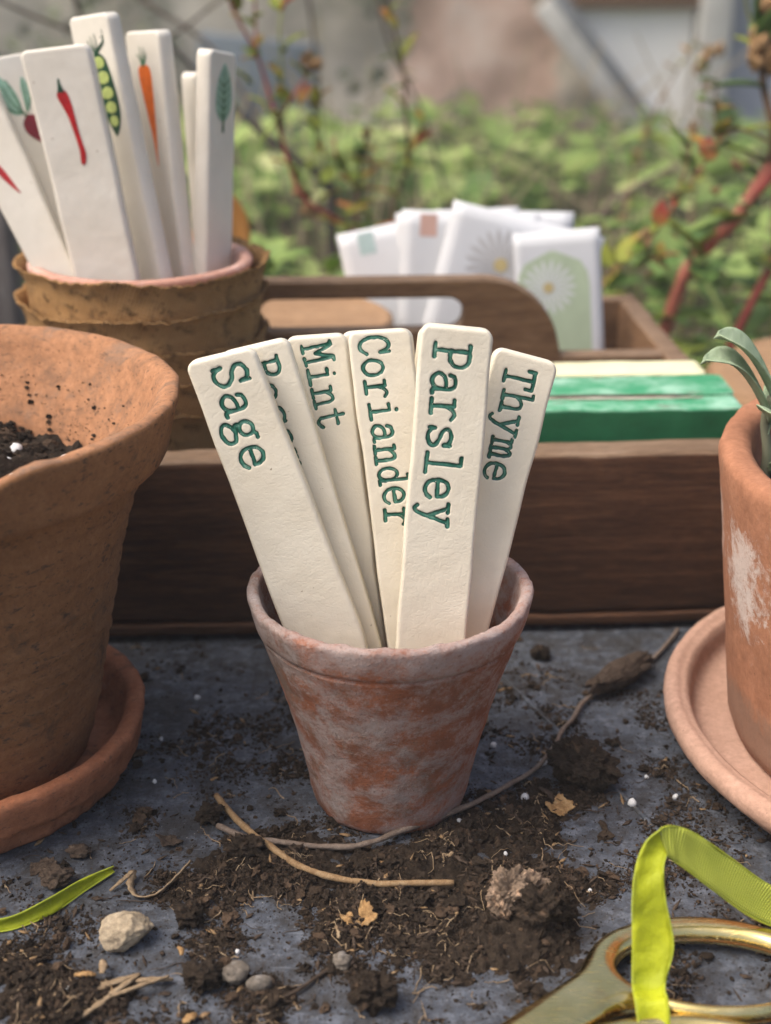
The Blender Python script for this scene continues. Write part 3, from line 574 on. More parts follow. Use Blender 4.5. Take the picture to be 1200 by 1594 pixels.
# ================================================================== THE WOODEN TRAY
tray = empty('wooden_tray', (-0.012, 0.7065, 0.0), (0, 0, R(3.2)))
tag(tray, 'dark brown wooden carrying tray with central cut-out handle', 'tray')
HL, HD, TH = 0.1775, 0.1425, 0.0125
def board(name, x0, x1, y0, y1, z0, z1, mats, bev=.0022, amp=.0006, n=40, parent=tray, top_worn=True):
    """a board with softened, slightly uneven edges; worn top edge faces get material 1"""
    bm = bmesh.new(); bmesh.ops.create_cube(bm, size=1)
    for q in bm.verts: q.co = Vector((x0 + (q.co.x + .5) * (x1 - x0), y0 + (q.co.y + .5) * (y1 - y0), z0 + (q.co.z + .5) * (z1 - z0)))
    L = max(x1 - x0, y1 - y0); axis = 0 if (x1 - x0) > (y1 - y0) else 1
    bmesh.ops.bevel(bm, geom=bm.edges[:], offset=bev, segments=3, affect='EDGES', profile=.5)
    for k in range(1, n):
        c = [0, 0, 0]; c[axis] = (x0 if axis == 0 else y0) + L * k / n; nn = [0, 0, 0]; nn[axis] = 1
        bmesh.ops.bisect_plane(bm, geom=bm.verts[:] + bm.edges[:] + bm.faces[:], plane_co=c, plane_no=nn)
    P = np.array([tuple(q.co) for q in bm.verts]); d1 = fbm(P, 40, 3, 5); d2 = fbm(P, 40, 3, 8)
    for q, a, b in zip(bm.verts, d1, d2): q.co += Vector((0, a * amp, b * amp)) if axis == 0 else Vector((a * amp, 0, b * amp))
    bm.verts.index_update(); bm.normal_update()
    v = [tuple(q.co) for q in bm.verts]; f = [tuple(x.index for x in p.verts) for p in bm.faces]; mi = [1 if (top_worn and p.normal.z > .35) else 0 for p in bm.faces]; bm.free()
    return mk(name, v, f, mats, parent, midx=mi, smooth=True)
DW = [MT['wood_dark'], MT['wood_worn']]; MW = [MT['wood_mid'], MT['wood_worn']]
board('front_board', -HL, HL, -HD, -HD + .019, .0085, .087, DW, .003, .0008)
board('back_board', -HL, HL, HD - TH, HD, .0085, .087, MW)
board('side_board', -HL, -HL + TH, -HD + .0195, HD - TH - .0005, .0085, .0865, MW)
board('side_board', HL - TH, HL, -HD + .0195, HD - TH - .0005, .0085, .0865, MW)
board('base_board', -HL - .001, HL + .001, -HD - .0015, HD + .001, .0030, .0082, [MT['wood_dark'], MT['wood_dark']], .0012)
for yy in (-HD + .05, HD - .05): board('batten', -HL + .02, HL - .02, yy - .01, yy + .01, 0.0, .0028, [MT['wood_dark'], MT['wood_dark']], .0005)
def divider():
    xs = sorted(set(np.round(np.concatenate([np.linspace(-HL + TH + .0005, HL - TH - .0005, 60), np.linspace(.045, .108, 40), -np.linspace(.045, .108, 40), np.linspace(.03, .060, 40), -np.linspace(.03, .060, 40)]), 5)))
    zt0, zt1, sh, rr = .0865, .1295, .107, .043; sl, szm, szr = .0545, .1105, .0085
    def top(x):
        a = abs(x)
        if a <= sh - rr: return zt1
        if a < sh: return zt1 - rr + math.sqrt(max(0, rr * rr - (a - (sh - rr)) ** 2))
        return zt0
    def hole(x):
        a = abs(x)
        if a <= sl - szr: return szr
        if a < sl: return math.sqrt(max(0, szr ** 2 - (a - (sl - szr)) ** 2))
        return 0.0
    def mid(x): return szm if abs(x) < sh - .012 else min(szm, (top(x)) * .9)
    t0 = .011; bv = .0014; V = []; F = []; MI = []
    nlay = 4  # y layers: front, front bevel, back bevel, back
    ys = [-t0 / 2, -t0 / 2 + bv, t0 / 2 - bv, t0 / 2]; ins = [bv, 0, 0, bv]
    for x in xs:
        T, h, m = top(x), hole(x), mid(x)
        for y, i in zip(ys, ins):
            hh = h + (i if h > 0 else 0)
            V += [(x, y, .009), (x, y, m - hh), (x, y, m + hh), (x, y, T - i)]
    W = 16; nx = len(xs)
    def id_(k, lay, q): return k * W + lay * 4 + q
    for k in range(nx - 1):
        for lay, flip in ((0, False), (3, True)):
            for q in (0, 2):
                a = (id_(k, lay, q), id_(k + 1, lay, q), id_(k + 1, lay, q + 1), id_(k, lay, q + 1)); F.append(a[::-1] if flip else a); MI.append(0)
        for lay in range(3):
            F.append((id_(k, lay, 3), id_(k + 1, lay, 3), id_(k + 1, lay + 1, 3), id_(k, lay + 1, 3))); MI.append(1)
            F.append((id_(k, lay, 0), id_(k, lay + 1, 0), id_(k + 1, lay + 1, 0), id_(k + 1, lay, 0))); MI.append(0)
            if hole(xs[k]) > 0 or hole(xs[k + 1]) > 0:
                F.append((id_(k, lay, 1), id_(k + 1, lay, 1), id_(k + 1, lay + 1, 1), id_(k, lay + 1, 1))); MI.append(1)
                F.append((id_(k, lay, 2), id_(k, lay + 1, 2), id_(k + 1, lay + 1, 2), id_(k + 1, lay, 2))); MI.append(0)
    for k, fl in ((0, False), (nx - 1, True)):
        for lay in range(3):
            for q in (0, 1, 2):
                a = (id_(k, lay, q), id_(k, lay, q + 1), id_(k, lay + 1, q + 1), id_(k, lay + 1, q)); F.append(a[::-1] if fl else a); MI.append(0)
    mk('handle_board', V, F, MW, tray, (0, .017, 0), smooth=False, midx=MI)
divider()

# ------------------------------------------------------------------ things in the tray
def uv_lathe(o, seg, prof):
    me = o.data; uv = me.uv_layers.new(name='UVMap'); L = [0]
    for a, b in zip(prof[:-1], prof[1:]): L.append(L[-1] + math.hypot(b[0] - a[0], b[1] - a[1]))
    for p in me.polygons:
        ks = [me.loops[i].vertex_index % seg for i in p.loop_indices]
        for i, k in zip(p.loop_indices, ks):
            vi = me.loops[i].vertex_index; kk = seg if (k == 0 and max(ks) == seg - 1) else k
            uv.data[i].uv = (kk / seg * .36, L[vi // seg])
SC = (-0.116, 0.652)
lips = [.156, .141, .122, .1095, .095]
labs = ['topmost woven fibre pot of the stack, holding the painted markers', 'second woven fibre pot from the top of the stack', 'third woven fibre pot from the top of the stack', 'fourth woven fibre pot from the top of the stack', 'lowest visible woven fibre pot of the stack in the tray']
for i, zl in enumerate(lips):
    h = .083; r0 = .0568; tp = .115
    out = [(.0015, 0), (r0 - tp * h - .004, 0), (r0 - tp * h, .004)] + [(r0 - tp * (h - z), z) for z in np.linspace(.01, h - .007, 26)]
    lip = [(r0 - .0002, h - .005), (r0 + .0003, h - .0035), (r0 + .0010, h - .0016), (r0 + .0024, h + .0002), (r0 + .0024, h + .0008), (r0 + .0010, h - .0004), (r0 - .0008, h - .0024)]
    inn = [(r0 - .0016 - tp * (h - z), z) for z in np.linspace(h - .006, .006, 14)] + [(.0015, .0035)]
    prof = out + lip + inn; seg = 180
    def dz(vv, i=i, h=h):
        a = np.arctan2(vv[:, 1], vv[:, 0]); c = np.stack([np.cos(a), np.sin(a), np.full_like(a, i * 3.1)], 1)
        k = np.clip((vv[:, 2] - (h - .012)) / .012, 0, 1) ** 1.5; ko = k * (np.hypot(vv[:, 0], vv[:, 1]) > .0555)
        rag = .0014 * fbm(c, 2.2, 3, 31 + i) + .0008 * fbm(c, 6, 7, 41 + i, .85); wob = .0010 * fbm(c, 1.5, 2, 51 + i)
        r = np.hypot(vv[:, 0], vv[:, 1]); r2 = r + wob + .0007 * fbm(np.c_[c[:, :2] * 3, vv[:, 2] * 60], 2, 3, 5) * (r > .03) + ko * (.0009 * fbm(c, 7, 6, 61 + i, .8))
        o = vv.copy(); o[:, 0] = r2 * np.cos(a); o[:, 1] = r2 * np.sin(a); o[:, 2] += k * rag; return o
    v, f = lathe(prof, seg, dz); o = mk('fibre_pot', v, f, MT['fibre'], None, (SC[0] + .0008 * math.sin(i * 2.3), SC[1] + .0006 * math.cos(i * 1.7), zl - h)); uv_lathe(o, seg, prof)
    o.rotation_euler = (R(.8 * math.sin(i * 1.9)), R(.7 * math.cos(i * 2.7)), 0)
    tag(o, labs[i], 'plant pot', 'stacked fibre pots')
prof = dens([(.001, 0), (.040, 0), (.0425, .002), (.0518, .072), (.0530, .0745), (.0528, .0762), (.0505, .0770), (.0478, .0765), (.0468, .074), (.038, .006), (.001, .0055)], .003)
v, f = lathe(prof, 96, lambda q: q + .0005 * fbm(q, 30, 2, 3)[:, None]); tag(mk('terracotta_liner', v, f, MT['pot_pink'], None, (SC[0], SC[1] - .0005, .0795)), 'chalky pink terracotta pot nested inside the top fibre pot', 'plant pot')

# round wooden box behind the handle
prof = dens([(.001, 0), (.0545, 0), (.057, .003), (.0585, .070), (.0605, .0715), (.0612, .078), (.0605, .0835), (.058, .0850), (.055, .0835), (.001, .0815)], .004)
v, f = lathe(prof, 72, lambda q: q + .0006 * fbm(q, 30, 3, 3)[:, None]); 
rb = tag(mk('round_wooden_box', v, f, MT['wood_light'], None, (-.056, .782, .0085)), 'round wooden box seen through the tray handle slot', 'box')

# seed packets
def packet(label, x, y, z0, wd, hg, roll, lean, prints, yaw=0):
    root = empty('seed_packet', (x, y, z0), (R(-lean), R(-roll), R(yaw))); tag(root, label, 'seed packet', 'seed packets in the tray')
    nx, nz = 12, 16; V = []; 
    for s in (-1, 1):
        for j in range(nz):
            for i in range(nx):
                a = (i / (nx - 1) - .5); b = j / (nz - 1); bul = .0005 * (1 - (2 * a) ** 4) * (1 - (2 * b - 1) ** 4)
                V.append((a * wd, s * (.0003 + bul) + .0006 * math.sin(3 * a + 4 * b + x * 50), b * hg))
    n = nx * nz; F = grid_faces(nx, nz) + [tuple(q + n for q in r[::-1]) for r in grid_faces(nx, nz)]
    loop = list(range(nx)) + [j * nx + nx - 1 for j in range(1, nz)] + [(nz - 1) * nx + i for i in range(nx - 2, -1, -1)] + [j * nx for j in range(nz - 2, 0, -1)]
    F += [(loop[i], loop[i - 1], loop[i - 1] + n, loop[i] + n) for i in range(len(loop))]
    mk('paper', V, F, MT['paper'], root)
    def yf(px, pz, lay):
        a = px / wd; b = pz / hg; bul = .0005 * (1 - (2 * a) ** 4) * (1 - (2 * b - 1) ** 4); return -(.0003 + bul) + .0006 * math.sin(3 * a + 4 * b + x * 50) - .00012 * (lay + 1)
    for pr in prints:
        if pr[0] == 'panel':
            _, x0, x1, za, zb, m, rad = pr; V = []; F = []; k = 14; kk = 18
            for j in range(kk):
                for i in range(k):
                    zz = za + (zb - za) * j / (kk - 1); ex = rad - math.sqrt(max(0, rad ** 2 - max(0, (rad - (zb - zz))) ** 2)) if rad > 0 and zb - zz < rad else 0
                    xx = x0 + ex + (x1 - x0 - 2 * ex) * i / (k - 1); V.append((xx, yf(xx, zz, 0), zz))
            mk('printed_panel', V, grid_faces(k, kk), MT[m], root)
        else:
            _, cx, cz, rad, m, np_ = pr; V = []; F = []
            for q in range(np_):
                a = 2 * math.pi * q / np_; b0 = len(V)
                for (s, wv_) in ((.15, .02), (.45, .055), (.8, .075), (1.0, .03)):
                    for sg in (-1, 1):
                        px = cx + rad * (s * math.cos(a) - sg * wv_ * math.sin(a)); pz = cz + rad * (s * math.sin(a) + sg * wv_ * math.cos(a)); V.append((px, yf(px, pz, 1), pz))
                for e in range(3): F.append((b0 + 2 * e, b0 + 2 * e + 2, b0 + 2 * e + 3, b0 + 2 * e + 1))
            mk('printed_petals', V, F, MT[m], root)
            V = [(cx, yf(cx, cz, 3), cz)] + [(cx + rad * .2 * math.cos(t_), yf(cx, cz, 3), cz + rad * .2 * math.sin(t_)) for t_ in np.linspace(0, 2 * math.pi, 13)[:-1]]
            mk('printed_eye', V, [(0, 1 + k, 1 + (k + 1) % 12) for k in range(12)], MT['eye'], root)
packet('front seed packet with pale green panel and white daisy, furthest right', .1095, .786, .012, .050, .1285, 5, 5, [('panel', -.0240, .018, .006, .117, 'pale_green_ink', .0195), ('daisy', -.006, .096, .0160, 'petal_white', 18)])
packet('white seed packet with large grey daisy, tilted in front middle', .054, .797, .020, .092, .128, -14, 7, [('daisy', -.010, .098, .021, 'petal_grey', 20)])
packet('seed packet with small salmon stamp, second from the left', .046, .806, .012, .082, .135, -2, 5, [('panel', -.030, -.020, .120, .133, 'pink_ink', 0), ('panel', -.012, .03, .02, .088, 'pale_green_ink', .014)])
packet('leftmost seed packet with small teal stamp, leaning outward', .0370, .815, .012, .082, .130, 12, 9, [('panel', -.029, -.019, .115, .128, 'teal_ink', 0)])
packet('plain seed packet peeping up behind the grey daisy packet', .050, .823, .012, .074, .133, 3, 5, [])
packet('rearmost plain seed packet, its top right corner showing', .070, .830, .012, .084, .131, -1, 5, [])

# green box with torn lid and the yellow card behind it
gbx = empty('green_box', (0.098, 0.6215, 0.0085), (0, 0, R(2.2))); tag(gbx, 'chipped green card box with torn lid in the front of the tray', 'box')
def rough_box(name, x0, x1, y0, y1, z0, z1, mat, parent, amp=.0008, cuts=26):
    v, f = box(x0, x1, y0, y1, z0, z1, .0018, 2); bm = bmesh.new(); me = mesh_data('q', v, f); bm.from_mesh(me)
    for k in range(1, cuts): bmesh.ops.bisect_plane(bm, geom=bm.verts[:] + bm.edges[:] + bm.faces[:], plane_co=(x0 + (x1 - x0) * k / cuts, 0, 0), plane_no=(1, 0, 0))
    bm.verts.index_update(); P = np.array([tuple(q.co) for q in bm.verts]); d = np.stack([fbm(P, 70, 3, s) for s in (1, 2, 3)], 1) * amp; P = P + d
    f = [tuple(x.index for x in p.verts) for p in bm.faces]; bm.free(); return mk(name, P, f, mat, parent)
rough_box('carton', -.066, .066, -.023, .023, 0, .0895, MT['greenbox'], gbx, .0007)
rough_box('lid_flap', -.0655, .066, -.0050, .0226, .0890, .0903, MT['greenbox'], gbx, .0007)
def torn(x0, x1, yc, z, amp, seed):
    xs_ = np.linspace(x0, x1, 70); q = np.c_[xs_, np.zeros((70, 2))]; w1 = .0005 + amp * np.abs(fbm(q, 90, 3, seed)); w1 *= np.sin(np.linspace(0.15, math.pi - .02, 70)) ** .4; c_ = yc + .0007 * fbm(q, 60, 3, seed + 4)
    V = []
    for x, y, h_ in zip(xs_, c_, w1): V += [(x, y - h_, z), (x, y + h_, z)]
    return V, [(2 * i, 2 * i + 2, 2 * i + 3, 2 * i + 1) for i in range(69)]
v, f = torn(-.062, .044, -.0064, .0903, .0022, 5); solid(mk('torn_slit', v, f, MT['dark_gap'], gbx), .0008)  # dark strip laid on the lid stands in for shade inside the slit
v, f = torn(-.060, .050, -.0086, .0899, .0006, 15); solid(mk('torn_paper_edge', v, f, MT['cream_card'], gbx), .0006)
ybx = empty('yellow_card_box', (0.094, .6565, .0085), (0, 0, R(2.2))); tag(ybx, 'faded yellow card box standing behind the green box', 'box')
rough_box('carton', -.066, .062, -.0095, .011, 0, .089, MT['yellow_card'], ybx, .0006); rough_box('lid', -.0665, .0625, -.0098, .0113, .0892, .0915, MT['yellow_card'], ybx, .0005)

# wooden slice beyond the tray
prof = dens([(.001, 0), (.088, 0), (.094, .004), (.096, .02), (.094, .044), (.089, .05), (.001, .051)], .006)
v, f = lathe(prof, 72, lambda q: q * (1 + .03 * fbm(np.c_[np.cos(np.arctan2(q[:, 1], q[:, 0])), np.sin(np.arctan2(q[:, 1], q[:, 0])), q[:, 2] * 2], 2, 3, 7))[:, None])
tag(mk('log_slice', v, f, MT['wood_light'], None, (.290, .80, 0)), 'tan round slice of wood behind the right-hand pot', 'log')

# ================================================================== POTS
def pot_noise(amp, sc, seed, rim_z=None, rim_amp=0, fine=.0003):
    def fn(q):
        a = np.arctan2(q[:, 1], q[:, 0]); r = np.hypot(q[:, 0], q[:, 1]); c = np.stack([np.cos(a), np.sin(a), q[:, 2] * 12], 1)
        r2 = r * (1 + amp * fbm(c, sc, 3, seed)) + fine * fbm(q, 140, 3, seed + 4); o = q.copy(); o[:, 0] = r2 * np.cos(a); o[:, 1] = r2 * np.sin(a)
        if rim_z is not None:
            k = np.clip((q[:, 2] - rim_z[0]) / (rim_z[1] - rim_z[0]), 0, 1) ** 2
            o[:, 2] += k * (rim_amp * fbm(np.stack([np.cos(a), np.sin(a), np.zeros_like(a)], 1), 1.6, 3, seed + 7) + rim_amp * .45 * fbm(np.stack([np.cos(a), np.sin(a), r * 40], 1), 12, 5, seed + 8, .65))
        return o
    return fn
# the small weathered pot in the middle
prof = dens([(.001, .0008), (.0262, .0004), (.0279, .0012), (.0288, .0045), (.0303, .012), (.0345, .030), (.0393, .048), (.0442, .0640), (.0460, .0692), (.0464, .0702), (.0460, .0707), (.0459, .0712), (.0466, .0716), (.0474, .0720), (.0479, .0732), (.0485, .0750), (.0494, .0780), (.0502, .0818), (.0503, .0830), (.0499, .0839), (.0485, .0845), (.0470, .0842), (.0462, .0834), (.0456, .080), (.0415, .065), (.0345, .040), (.0265, .012), (.022, .0075), (.001, .0070)], .0016)
prof = [(a, b * 1.037) for a, b in prof]; v, f = lathe(prof, 180, pot_noise(.006, 1.6, 3, (.066, .087), .0011, .0004))
tag(mk('small_terracotta_pot', v, f, MT['pot_small'], None, (.0015, .4385, 0)), 'small weathered terracotta pot in the centre holding the herb markers', 'plant pot')

# big flared pot on the left, standing in a saucer
LP = (-.167, .457)
prof = dens([(.001, 0), (.049, 0), (.0515, .0015), (.053, .005), (.0575, .022), (.0625, .045), (.0670, .066), (.0715, .088), (.0775, .106), (.0815, .1165), (.0826, .1180), (.0872, .1192), (.0893, .1200), (.0902, .1225), (.0920, .130), (.0938, .1370), (.0948, .1405), (.0945, .1420), (.0930, .1427), (.0900, .1424), (.0868, .1395), (.0842, .133), (.0735, .112), (.0640, .087), (.0555, .045), (.046, .010), (.001, .009)], .0026)
def leftdisp(q):
    o = pot_noise(.003, 1.5, 13, (.105, .14), .0008, .0004)(q); a = np.arctan2(q[:, 1], q[:, 0])
    d = (a + 1.02); k = np.exp(-(d / .10) ** 2) * np.clip((q[:, 2] - .12) / .02, 0, 1); o[:, 2] -= .0035 * k
    ring = .0006 * np.sin(q[:, 2] * 900 + 2 * np.sin(a * 2)) * (q[:, 2] < .112); o[:, :2] *= (1 + ring / .07)[:, None]; return o
ki = max(range(len(prof)), key=lambda i: prof[i][1]); v, f = lathe(prof, 220, leftdisp); mi = [1 if j // 220 >= ki - 1 else 0 for j in range(len(f))]
tag(mk('large_terracotta_pot', v, f, [MT['pot_left'], MT['pot_left_in']], None, (*LP, .0085), midx=mi), 'large ochre terracotta pot with flared lip at the left edge', 'plant pot')
prof = dens([(.001, .0), (.0630, .0), (.0655, .0010), (.0668, .0050), (.0672, .0080), (.0690, .0094), (.0712, .0105), (.0722, .0125), (.0738, .0200), (.0742, .0228), (.0736, .0242), (.0722, .0248), (.0690, .0244), (.0672, .0230), (.0640, .0160), (.0610, .010), (.0580, .0080), (.001, .0078)], .0016)
def sauc(q):
    o = pot_noise(.006, 1.6, 23, (.012, .026), .0010, .0005)(q); a = np.arctan2(q[:, 1], q[:, 0]); r = np.hypot(q[:, 0], q[:, 1])
    k = np.exp(-((q[:, 2] - .006) / .005) ** 2) * (r > .0615); w_ = .0028 * fbm(np.stack([np.cos(a), np.sin(a), np.zeros_like(a)], 1), 8, 3, 77); o[:, :2] *= (1 + k * w_ / .06)[:, None]; return o
v, f = lathe(prof, 200, sauc); tag(mk('saucer', v, f, MT['saucer_left'], None, (*LP, 0)), 'rusty terracotta saucer with rough rim under the large left pot', 'saucer')

# broad pot on the right with its saucer
RP = (.2282, .4603)
prof = dens([(.001, 0), (.089, 0), (.092, .0015), (.0935, .006), (.0985, .045), (.1035, .085), (.1062, .106), (.1066, .1105), (.1058, .1135), (.1035, .1145), (.0985, .1143), (.0955, .1125), (.0945, .109), (.088, .05), (.084, .010), (.001, .009)], .003)
v, f = lathe(prof, 200, pot_noise(.004, 1.3, 33, (.09, .1145), .0010, .0003)); tag(mk('broad_terracotta_pot', v, f, MT['pot_right'], None, (*RP, .0115)), 'broad orange terracotta pot with white lime stains at the right edge', 'plant pot')
prof = dens([(.001, 0), (.100, 0), (.104, .002), (.112, .010), (.1165, .014), (.1185, .0165), (.1190, .0195), (.1180, .0225), (.1155, .0238), (.1135, .0236), (.1125, .0226), (.1115, .0228), (.1098, .0218), (.1085, .0190), (.1070, .0130), (.1050, .0114), (.1010, .0111), (.001, .0110)], .0016)
v, f = lathe(prof, 220, pot_noise(.003, 1.3, 43, None, 0, .00025)); tag(mk('saucer', v, f, MT['saucer_right'], None, (*RP, 0)), 'smooth pale pink terracotta saucer under the broad right pot', 'saucer')

# soil in the pots
def soil_disc(name, c, rad, z, amp, mat, label, slope=(0, 0), seed=3, n=90):
    V = []; F = []; rr = np.linspace(0.0005, rad, n // 2); sg = n * 2
    for r in rr:
        for k in range(sg): V.append((r * math.cos(2 * math.pi * k / sg), r * math.sin(2 * math.pi * k / sg), 0))
    V = np.array(V); V[:, 2] = slope[0] * V[:, 0] + slope[1] * V[:, 1] + amp * fbm(V, 60, 5, seed, .6) + amp * .8 * np.abs(fbm(V, 190, 3, seed + 5))
    F = [(i * sg + k, i * sg + (k + 1) % sg, (i + 1) * sg + (k + 1) % sg, (i + 1) * sg + k) for i in range(len(rr) - 1) for k in range(sg)]
    me = mesh_data(name, V, F, mat); attr(me, 'tone', .3 + .5 * RNG.random(len(V))); return kind(link(name, me, None, (*c, z)), 'stuff', label)
soil_disc('potting_soil', LP, .0700, .1125, .0045, MT['potting'], 'dark potting soil inside the large left pot', (-.16, .04), 5)
soil_disc('potting_soil', RP, .0925, .1020, .0035, MT['potting'], 'dark potting soil inside the broad right pot', (0, 0), 9)

# ------------------------------------------------------------------ sage seedling in the right pot
sg_ = empty('sage_seedling', (.1440, .492, .103)); tag(sg_, 'young grey-green sage seedling growing in the broad right pot', 'plant')
C = catmull([(0, 0, -.008), (.001, .0, .012), (-.001, .001, .026), (.0, .0, .036)], 6); v, f = tube(C, np.linspace(.0022, .0014, len(C)), 8); mk('stem', v, f, MT['sage_stem'], sg_)
def sage_leaf(base, tip, sag, W, tone, roll=0.0):
    base = np.array(base); tip = np.array(tip); nv_, nu_ = 22, 9; V = []; T = []
    d = tip - base; L = np.linalg.norm(d); side = np.cross(d, (0, 0, 1)); side /= np.linalg.norm(side); up = np.cross(side, d / L)
    side = side * math.cos(roll) + up * math.sin(roll)
    for j in range(nv_):
        s = j / (nv_ - 1); p = base + d * s + np.array([0, 0, 1]) * sag * math.sin(math.pi * min(1, s * .95)) ; wd = W * .5 * (math.sin(math.pi * min(.985, max(.015, s ** 1.15))) ** .55)
        if s < .22: wd = max(.0009, wd * (s / .22) ** 1.6)
        for i in range(nu_):
            a = (i / (nu_ - 1) - .5) * 2; V.append(p + side * a * wd + up * (.0020 * abs(a) - .0009 * math.exp(-(a / .16) ** 2) + .0005 * math.sin(s * 60) * (1 - abs(a)) * abs(a) * 3)); T.append(tone + .15 * math.sin(s * 37 + i))
    me = mesh_data('leaf', V, grid_faces(nu_, nv_), MT['sage_leaf']); attr(me, 'tone', np.clip(T, 0, 1)); solid(link('leaf', me, sg_), .00045)
sage_leaf((.002, 0, .034), (-.0240, -.004, .0590), .0075, .0150, .6, .3)
sage_leaf((.001, .0, .026), (-.0290, -.008, .0500), .0105, .0135, .55, .35)
sage_leaf((0, 0, .026), (-.004, -.022, .034), .004, .0120, .65)
sage_leaf((0, 0, .036), (.034, .012, .052), .012, .0130, .5); sage_leaf((0, 0, .030), (.030, -.012, .036), .012, .013, .55)
sage_leaf((0, 0, .020), (.012, .022, .034), .008, .011, .45); sage_leaf((0.002, -.001, .006), (.008, -.020, .010), .004, .009, .4)

# ================================================================== THE MARKERS
def arc(cx, cy, rx, ry, a0, a1, n=16): return [(cx + rx * math.cos(R(a0 + (a1 - a0) * k / n)), cy + ry * math.sin(R(a0 + (a1 - a0) * k / n))) for k in range(n + 1)]
def sm(p): return [tuple(q) for q in catmull(p, 6)]
S_ = [(.50, .74), (.46, .90), (.30, .98), (.12, .90), (.08, .74), (.18, .59), (.38, .48), (.51, .34), (.51, .17), (.38, .03), (.22, .02), (.10, .13), (.07, .27)]
GL = {
 'S': [sm(S_), [(.52, .70), (.52, .95)], [(.06, .06), (.06, .30)]],
 's': [sm([(x, y * .70) for x, y in S_]), [(.51, .50), (.51, .67)], [(.07, .03), (.07, .20)]],
 'a': [sm([(.10, .52), (.16, .64), (.30, .68), (.42, .62), (.46, .48), (.46, .10), (.50, .02), (.58, .03)]), sm([(.46, .40), (.28, .41), (.12, .33), (.06, .18), (.14, .04), (.28, .0), (.40, .08), (.46, .22)])],
 'g': [arc(.26, .46, .18, .20, 0, 360, 20), [(.38, .61), (.46, .70), (.56, .69)], sm([(.16, .29), (.11, .22), (.16, .14), (.34, .12), (.50, .06), (.54, -.08), (.46, -.22), (.26, -.27), (.08, -.21), (.04, -.08), (.14, .05), (.24, .12)])],
 'e': [sm([(.09, .36), (.30, .36), (.51, .36)]) + sm([(.51, .36), (.50, .50), (.42, .63), (.29, .68), (.15, .62), (.07, .46), (.07, .24), (.15, .07), (.31, .0), (.45, .04), (.54, .15)])],
 'R': [[(.14, 0), (.14, 1)], [(.0, 0), (.30, 0)], [(.0, 1), (.16, 1)], sm([(.14, 1), (.36, 1), (.50, .91), (.53, .76), (.48, .60), (.34, .52), (.14, .52)]), [(.32, .50), (.52, .02)], [(.44, 0), (.62, 0)]],
 'P': [[(.16, 0), (.16, 1)], [(.0, 0), (.34, 0)], [(.0, 1), (.18, 1)], sm([(.16, 1), (.38, 1), (.53, .90), (.57, .72), (.51, .54), (.36, .45), (.16, .45)])],
 'o': [arc(.30, .34, .24, .34, 0, 360, 24)],
 'm': [[(.0, .66), (.09, .66), (.09, 0)], [(.0, 0), (.18, 0)], sm([(.09, .48), (.16, .62), (.24, .66), (.30, .56), (.31, .40)]) + [(.31, .02)], [(.25, 0), (.38, 0)], sm([(.31, .48), (.37, .62), (.45, .66), (.51, .56), (.52, .40)]) + [(.52, .02)], [(.46, 0), (.62, 0)]],
 'r': [[(.04, .66), (.20, .66), (.20, 0)], [(.02, 0), (.40, 0)], sm([(.20, .42), (.30, .60), (.42, .68), (.55, .60)])],
 'y': [[(.12, .67), (.33, .08)], sm([(.51, .67), (.33, .08), (.22, -.22), (.12, -.29), (.04, -.22)]), [(.01, .68), (.24, .68)], [(.40, .68), (.61, .68)]],
 'M': [[(.10, 0), (.10, 1)], [(.52, 0), (.52, 1)], [(.0, 0), (.22, 0)], [(.40, 0), (.62, 0)], [(.0, 1), (.12, 1), (.31, .42), (.50, 1), (.62, 1)]],
 'i': [[(.10, .66), (.30, .66), (.30, 0)], [(.06, 0), (.54, 0)], [(.29, .90), (.31, .90)]],
 'n': [[(.02, .66), (.14, .66), (.14, 0)], [(.0, 0), (.26, 0)], sm([(.14, .46), (.26, .62), (.40, .66), (.48, .54), (.49, .34)]) + [(.49, .02)], [(.38, 0), (.61, 0)]],
 't': [sm([(.24, .90), (.24, .50), (.25, .14), (.33, .01), (.44, .01), (.55, .12)]), [(.06, .66), (.50, .66)]],
 'C': [sm([(.53, .70), (.45, .90), (.30, .98), (.14, .89), (.06, .68), (.05, .40), (.12, .14), (.28, .01), (.44, .05), (.55, .20)]), [(.54, .66), (.54, .96)]],
 'd': [arc(.27, .33, .20, .32, 0, 360, 22), [(.34, 1), (.47, 1), (.47, .02), (.60, .02)]],
 'l': [[(.10, 1), (.30, 1), (.30, 0)], [(.04, 0), (.56, 0)]],
 'T': [[(.03, .76), (.03, .98), (.57, .98), (.57, .76)], [(.30, .98), (.30, 0)], [(.14, 0), (.46, 0)]],
 'h': [[(.02, 1), (.13, 1), (.13, 0)], [(.0, 0), (.26, 0)], sm([(.13, .46), (.25, .62), (.40, .66), (.48, .54), (.49, .34)]) + [(.49, .02)], [(.38, 0), (.61, 0)]],
}
def seg_dist(P, segs):
    d = np.full(len(P), 9.0)
    for pl in segs:
        for a, b in zip(pl[:-1], pl[1:]):
            a = np.array(a); b = np.array(b); ab = b - a; t = np.clip(((P - a) @ ab) / (ab @ ab + 1e-12), 0, 1); d = np.minimum(d, np.linalg.norm(P - (a + t[:, None] * ab), axis=1))
    return d

